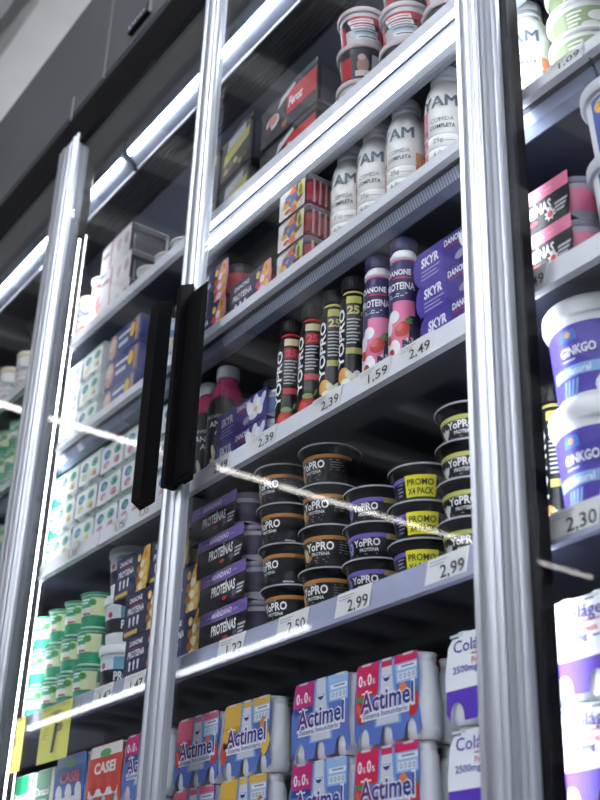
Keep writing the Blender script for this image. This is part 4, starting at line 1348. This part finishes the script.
# --- second lowest shelf
cookie = cookie_carton('cookie')
stack(cookie, 3, -1.967, 0.152, S[1] + 0.0005, 0.0850, '@ navy cookie dessert carton of the stack beside the white protein tubs', dx=[0, -0.017, -0.074], jit=0.01)
stack(cookie, 3, -1.823, 0.152, S[1] + 0.0005, 0.0850, '@ navy cookie dessert carton of the stack right of the middle mullion', dx=[0, -0.017, -0.074], jit=0.01)
pc = protein_carton('7862a6', 'AR\u00c1NDANO', False)
stack(pc, 4, -1.690, 0.143, S[1] + 0.0005, 0.0672, '@ black carton with purple band of the leaning stack beside the cups', dx=[0.014, 0.006, -0.010, -0.040], jit=0.015)
gold, plain = cup('gold'), cup('plain')
for i in range(4):
    (gold if i == 3 else plain).place((-1.556 - 0.006 * i, 0.152 - 0.004 * i, S[1] + 0.0005 + 0.0682 * i), nth(i, 4) + ' gold-banded black cup of the stack touching the purple cartons', R_((16, 2, 12, 14)[i]))
for i in range(4):
    gold.place((-1.447 - 0.004 * i, 0.150, S[1] + 0.0005 + 0.0682 * i), nth(i, 4) + ' gold-banded black cup of the front stack, second from the cartons', R_((18, 32, 22, 14)[i]))
vio = cup('violet')
stack(vio, 3, -1.337, 0.152, S[1] + 0.0005, 0.0545, '@ purple-banded black cup of the stack left of the promo cups', R_(33), jit=0.06)
promo = cup('promo')
stack(promo, 3, -1.230, 0.152, S[1] + 0.0005, 0.0545, '@ black cup with yellow PROMO X4 PACK sticker', R_(39), jit=0.08)
lime = cup('lime')
stack(lime, 4, -1.123, 0.150, S[1] + 0.0005, 0.0545, '@ black cup with lime band beside the right mullion', R_(33), jit=0.06)

# --- middle shelf
FWD[0] = 0.012
smoothie = smoothie_bottle()
smoothie.place((-1.785, 0.140, S[2]), 'black and pink smoothie bottle with white cap beside purple cartons', R_(8))
smoothie.place((-1.868, 0.150, S[2]), 'black and pink smoothie bottle half hidden behind the right handle', R_(20))
skyr = skyr_carton()
stack(skyr, 2, -1.660, 0.148, S[2] + 0.0005, 0.0565, '@ purple skyr carton of the pair beside the smoothie bottle', jit=0.01)
stack(skyr, 3, -1.093, 0.148, S[2] + 0.0005, 0.0565, '@ purple skyr carton of the three beside the right mullion', dx=[0.010, 0.002, -0.004], jit=0.01)
smoothie.place((-1.885, 0.240, S[2]), 'smoothie bottle in the row behind, white cap left above the skyr pair', R_(60))
smoothie.place((-1.775, 0.240, S[2]), 'smoothie bottle in the row behind, white cap right above the skyr pair', R_(70))
pot = tub('yogurt_pot', 'yogurt pot', 'plain white pots', 0.040, 0.078, 'd9dce4', 'c9ced8', 0.008, d_plainpot, 0.84, 0.003, 22)
sb, sv = slim_bottle('berry'), slim_bottle('vanilla')
sb.place((-1.556, 0.130, S[2]), 'slim black strawberry drink bottle nearest the purple skyr pair', R_(2))
sb.place((-1.489, 0.130, S[2]), 'slim black strawberry drink bottle beside the vanilla bottles', R_(-4))
sv.place((-1.428, 0.130, S[2]), 'slim black vanilla drink bottle beside the strawberry bottles', R_(2))
sv.place((-1.374, 0.130, S[2]), 'slim black vanilla drink bottle beside the purple strawberry bottles', R_(-2))
bb = berry_bottle()
bb.place((-1.308, 0.130, S[2]), 'purple strawberry drink bottle beside the black vanilla bottle', R_(0))
bb.place((-1.243, 0.130, S[2]), 'purple strawberry drink bottle beside the skyr carton stack', R_(-6))

# --- second highest shelf
FWD[0] = 0.016
berry = cookie_carton('berry')
stack(berry, 2, -1.826, 0.155, S[3] + 0.0005, 0.0850, '@ navy berry dessert carton stacked beside the middle mullion', jit=0.02)
berry.place((-1.664, 0.152, S[3] + 0.0005), 'single navy berry dessert carton beside the clear jelly packs', 0.01)
jel = jelly_pack()
stack(jel, 3, -1.492, 0.114, S[3] + 0.0035, 0.0662, '@ clear pack of red jelly beside the white shake bottles', forward=0.0)
stack(jel, 3, -1.500, 0.195, S[3] + 0.0005, 0.0662, '@ clear pack of red jelly in the row behind', forward=0.0)
shake, shake2 = shake_bottle('c9a89c', '4f6f78'), shake_bottle('c96a78', '2f7a80')
for x, n_ in ((-1.403, 'fourth from the right mullion, beside the jelly'), (-1.328, 'third from the right mullion'), (-1.248, 'second from the right mullion')):
    shake.place((x, 0.1415, S[3]), 'white shake bottle with grey cap, ' + n_, R_(-20), forward=0.0)
shake2.place((-1.148, 0.1415, S[3]), 'white shake bottle with pink panel against the right mullion', R_(-12), forward=0.0)
shake2.place((-0.967, 0.145, S[3]), 'white shake bottle with pink panel beside the green tubs', R_(-20), forward=0.0)

# --- top shelf
FWD[0] = 0.004
ybox, rbox = snack_box('yellow'), snack_box('red')
stack(ybox, 2, -1.895, 0.155, S[4] + 0.0005, 0.1225, '@ black and yellow dessert box just left of the middle mullion')
stack(ybox, 2, -1.765, 0.155, S[4] + 0.0005, 0.1225, '@ black and yellow dessert box beside the red dessert boxes')
stack(rbox, 2, -1.572, 0.155, S[4] + 0.0005, 0.1125, '@ black dessert box with red panel beside the red cups')
redc = tub('protein_cup', 'dessert cup', 'white and red protein cups', 0.043, 0.086, 'dcdce0', 'e2d4d4', 0.012, d_redcup, 0.82, 0.0045, 28)
redd = tub('protein_cup', 'dessert cup', 'white and red protein cups', 0.043, 0.086, '3a3a42', 'e0cfd0', 0.012, d_redcup2, 0.82, 0.0045, 28)
for x, n_ in ((-1.385, 'stack beside the red dessert boxes'), (-1.258, 'second stack from the red boxes'), (-1.140, 'stack behind the right mullion')):
    for i in range(3):
        (redc if (i + (x > -1.3)) % 2 == 0 else redd).place((x, 0.150, S[4] + 0.0005 + 0.0862 * i), nth(i, 3) + ' protein cup of the ' + n_, R_(-2 + 8 * i if x < -1.3 else -14 + 10 * i))

# --- lowest shelf
FWD[0] = 0.0
nat, be0, bes, man, blu, cla, red_ = (drink_pack(k) for k in ('natural', 'berry0', 'berry', 'mango', 'blue', 'collagen', 'red'))
for proto, x, w_ in ((nat, -1.385, '@ blue drink pack with pink 0% corner, plain natural flavour'), (be0, -1.238, '@ strawberry drink pack with red and pink 0% corner'),
                     (man, -1.577, '@ drink pack with yellow corner and mango pictures'), (bes, -1.723, '@ strawberry drink pack with rose corner beside the mango pack'),
                     (nat, -1.905, '@ blue drink pack cut by the middle mullion')):
    stack(proto, 2, x, 0.138, S[0] + 0.0005, 0.1127, w_)
stack(cla, 2, -1.053, 0.138, S[0] + 0.0005, 0.1172, '@ white collagen drink pack left of the right mullion')
stack(cla, 2, -0.878, 0.138, S[0] + 0.0005, 0.1172, '@ white collagen drink pack right of the right mullion')
stack(cla, 2, -0.730, 0.138, S[0] + 0.0005, 0.1172, '@ white collagen drink pack cut off by the right picture edge')

# --- right door
FWD[0] = 0.02
gk = tub('large_tub', 'tub', 'large purple tubs', 0.064, 0.140, 'f0f0f4', 'f6f6f8', 0.024, d_ginkgo, 0.86, 0.006, 40)
stack(gk, 2, -0.885, 0.150, S[1] + 0.0025, 0.1402, '@ large purple tub with white lid behind the right door', [R_(28), R_(34)], forward=0.0)
sv.place((-1.010, 0.195, S[1]), 'slim black vanilla drink bottle beside the large purple tubs', R_(-12))
sv.place((-1.000, 0.260, S[1]), 'slim black vanilla drink bottle hidden behind the purple tubs', R_(6))
pk = protein_carton('e0789a', 'FRESA', True)
stack(pk, 2, -0.920, 0.122, S[2] + 0.0028, 0.0672, '@ black carton with pink strawberry band', forward=0.0)
bt = tub('white_tub', 'tub', 'white tubs with blue label', 0.052, 0.115, 'eef0f4', 'e8ebf2', 0.020, d_blue, 0.86, 0.007, 36)
stack(bt, 2, -0.784, 0.124, S[2] + 0.0028, 0.1152, '@ white tub with blue label and yellow spot', [R_(26), R_(24)], forward=0.0)
gt = tub('green_tub', 'tub', 'green coconut tubs', 0.052, 0.0575, 'f0f2ee', 'f0f2ee', 0.008, d_coco, 0.86, 0.005, 34)
stack(gt, 4, -0.878, 0.174, S[3] + 0.0005, 0.0545, '@ green tub of the stack on the right shelf', R_(-2), jit=0.1, forward=0.0)

# --- left door, second lowest shelf
FWD[0] = 0.02
gp = tub('yogurt_pot', 'yogurt pot', 'green and white yogurt pots', 0.0355, 0.0745, 'e8eee8', '44a47e', 0.006, d_greenpot, 0.86, 0.003, 20)
cols = ['first', 'second', 'third', 'fourth', 'fifth']
for k in range(5):
    stack(gp, 3, -2.256 - 0.079 * k, 0.140, S[1] + 0.0005, 0.0747, '@ green and white pot in the ' + cols[k] + ' column left of the protein tubs', jit=0.15)
pt = tub('protein_tub', 'tub', 'white protein tubs', 0.050, 0.100, 'eef2f4', 'f2f4f6', 0.018, d_protein, 0.86, 0.004, 30)
stack(pt, 3, -2.166, 0.170, S[1] + 0.0005, 0.1002, '@ white protein tub of the stack left of the navy cartons', R_(20), jit=0.15)
# --- left door, middle shelf
dg, dpk, dbl = dairy_pack('green'), dairy_pack('pink'), dairy_pack('blue')
for k, x in enumerate((-2.575, -2.500)):
    stack(gp, 3, x, 0.142, S[2] + 0.0005, 0.0747, '@ green pot in the ' + cols[k] + ' column beside the left light strip, middle shelf', jit=0.15)
for k, (p_, x, n_) in enumerate(((dg, -2.405, 3), (dg, -2.295, 3), (dpk, -2.185, 3), (dpk, -2.075, 3), (dbl, -1.965, 3))):
    stack(p_, n_, x, 0.152, S[2] + 0.0005, 0.0752 if k < 2 else 0.0722, '@ white yogurt multipack in the ' + cols[k] + ' stack from the left, middle shelf')
# --- left door, second highest shelf
for k, (p_, x, n_) in enumerate(((dbl, -2.570, 3), (dpk, -2.460, 3), (dg, -2.350, 3))):
    stack(p_, n_, x, 0.152, S[3] + 0.0005, 0.0722, '@ white yogurt multipack in the ' + cols[k] + ' stack from the left, second highest shelf')
db = dot_box()
stack(db, 3, -2.205, 0.150, S[3] + 0.0005, 0.0702, '@ blue carton with yellow badge above the left handle', jit=0.02)
stack(pot, 2, -2.060, 0.152, S[3] + 0.0005, 0.0782, '@ plain white pot between the badge cartons and the right handle', R_(20))
stack(pot, 2, -1.960, 0.152, S[3] + 0.0005, 0.0782, '@ plain white pot just left of the middle mullion', R_(20))
# --- left door, top shelf
FWD[0] = 0.006
cb, cb2 = carton_bottle('e0703c', 'Oyro'), carton_bottle('8fa0b8', 'Oyro')
cb.place((-2.505, 0.140, S[4]), 'white drink bottle with orange fruit on the top left shelf', R_(2))
cb2.place((-2.580, 0.140, S[4]), 'white drink bottle with grey-blue print beside the left light strip', R_(2))
def d_tall(lb, t, rf):
    mp = cyl(rf, R_(44))
    lb.rect(mp, -0.03, 0.03, 0.155, 0.163, C('b8484a'), 0.0008, nu=6)
    lb.oval(mp, 0.0, 0.105, 0.016, 0.028, C('c87a70'), 0.0009)
    t.lines(mp, -0.012, 0.06, 0.026, 4, 0.008, C('b09898'), 0.003, 0.001)
tp = tub('tall_pot', 'yogurt pot', 'tall pots', 0.040, 0.190, 'efece8', 'f0ece8', 0.010, d_tall, 0.80, 0.003, 24)
tp.place((-2.425, 0.150, S[4]), 'tall tapered white pot with red rim beside the white boxes', 0)
wb_ = white_box()
stack(wb_, 3, -2.297, 0.155, S[4] + 0.0005, 0.0822, '@ white and rose dessert box on the top left shelf', dx=[0.012, 0.008, -0.006], jit=0.02)
fc = film_cup()
fc.place((-2.160, 0.140, S[4]), 'colourful dessert cup touching the white boxes', R_(0))
fc.place((-2.085, 0.145, S[4]), 'colourful dessert cup in the middle of the three', R_(20))
fc.place((-2.010, 0.145, S[4]), 'colourful dessert cup nearest the black and yellow boxes', R_(-20))
# --- left door, lowest shelf
FWD[0] = 0.0
hp = heart_pack()
hp.place((-2.440, 0.135, S[0] + 0.0005), 'white drink pack with green shield under the half hidden offer card', 0)
hp.place((-2.330, 0.135, S[0] + 0.0005), 'white drink pack with green shield under the large offer card', 0)
stack(blu, 2, -2.198, 0.140, S[0] + 0.0005, 0.1127, '@ blue drink pack with red lettering beside the green shield packs')
stack(red_, 2, -2.051, 0.140, S[0] + 0.0005, 0.1127, '@ red drink pack on the lowest left shelf')
# --- farthest left door
FWD[0] = 0.01
for k, x in enumerate((-3.010, -2.890)):
    cb2.place((x, 0.140, S[4]), 'white drink bottle on the far left top shelf, ' + ('left' if k == 0 else 'right') + ' of the two', 0)
for k, x in enumerate((-3.02, -2.94, -2.86)):
    stack(gp, 3, x, 0.142, S[3] + 0.0005, 0.0747, '@ green pot in the ' + cols[k] + ' column behind the farthest left door', jit=0.1)
for k, x in enumerate((-2.94, -2.86)):
    stack(gp, 3, x, 0.142, S[2] + 0.0005, 0.0747, '@ green pot in the ' + cols[k] + ' lower column behind the farthest left door', jit=0.1)
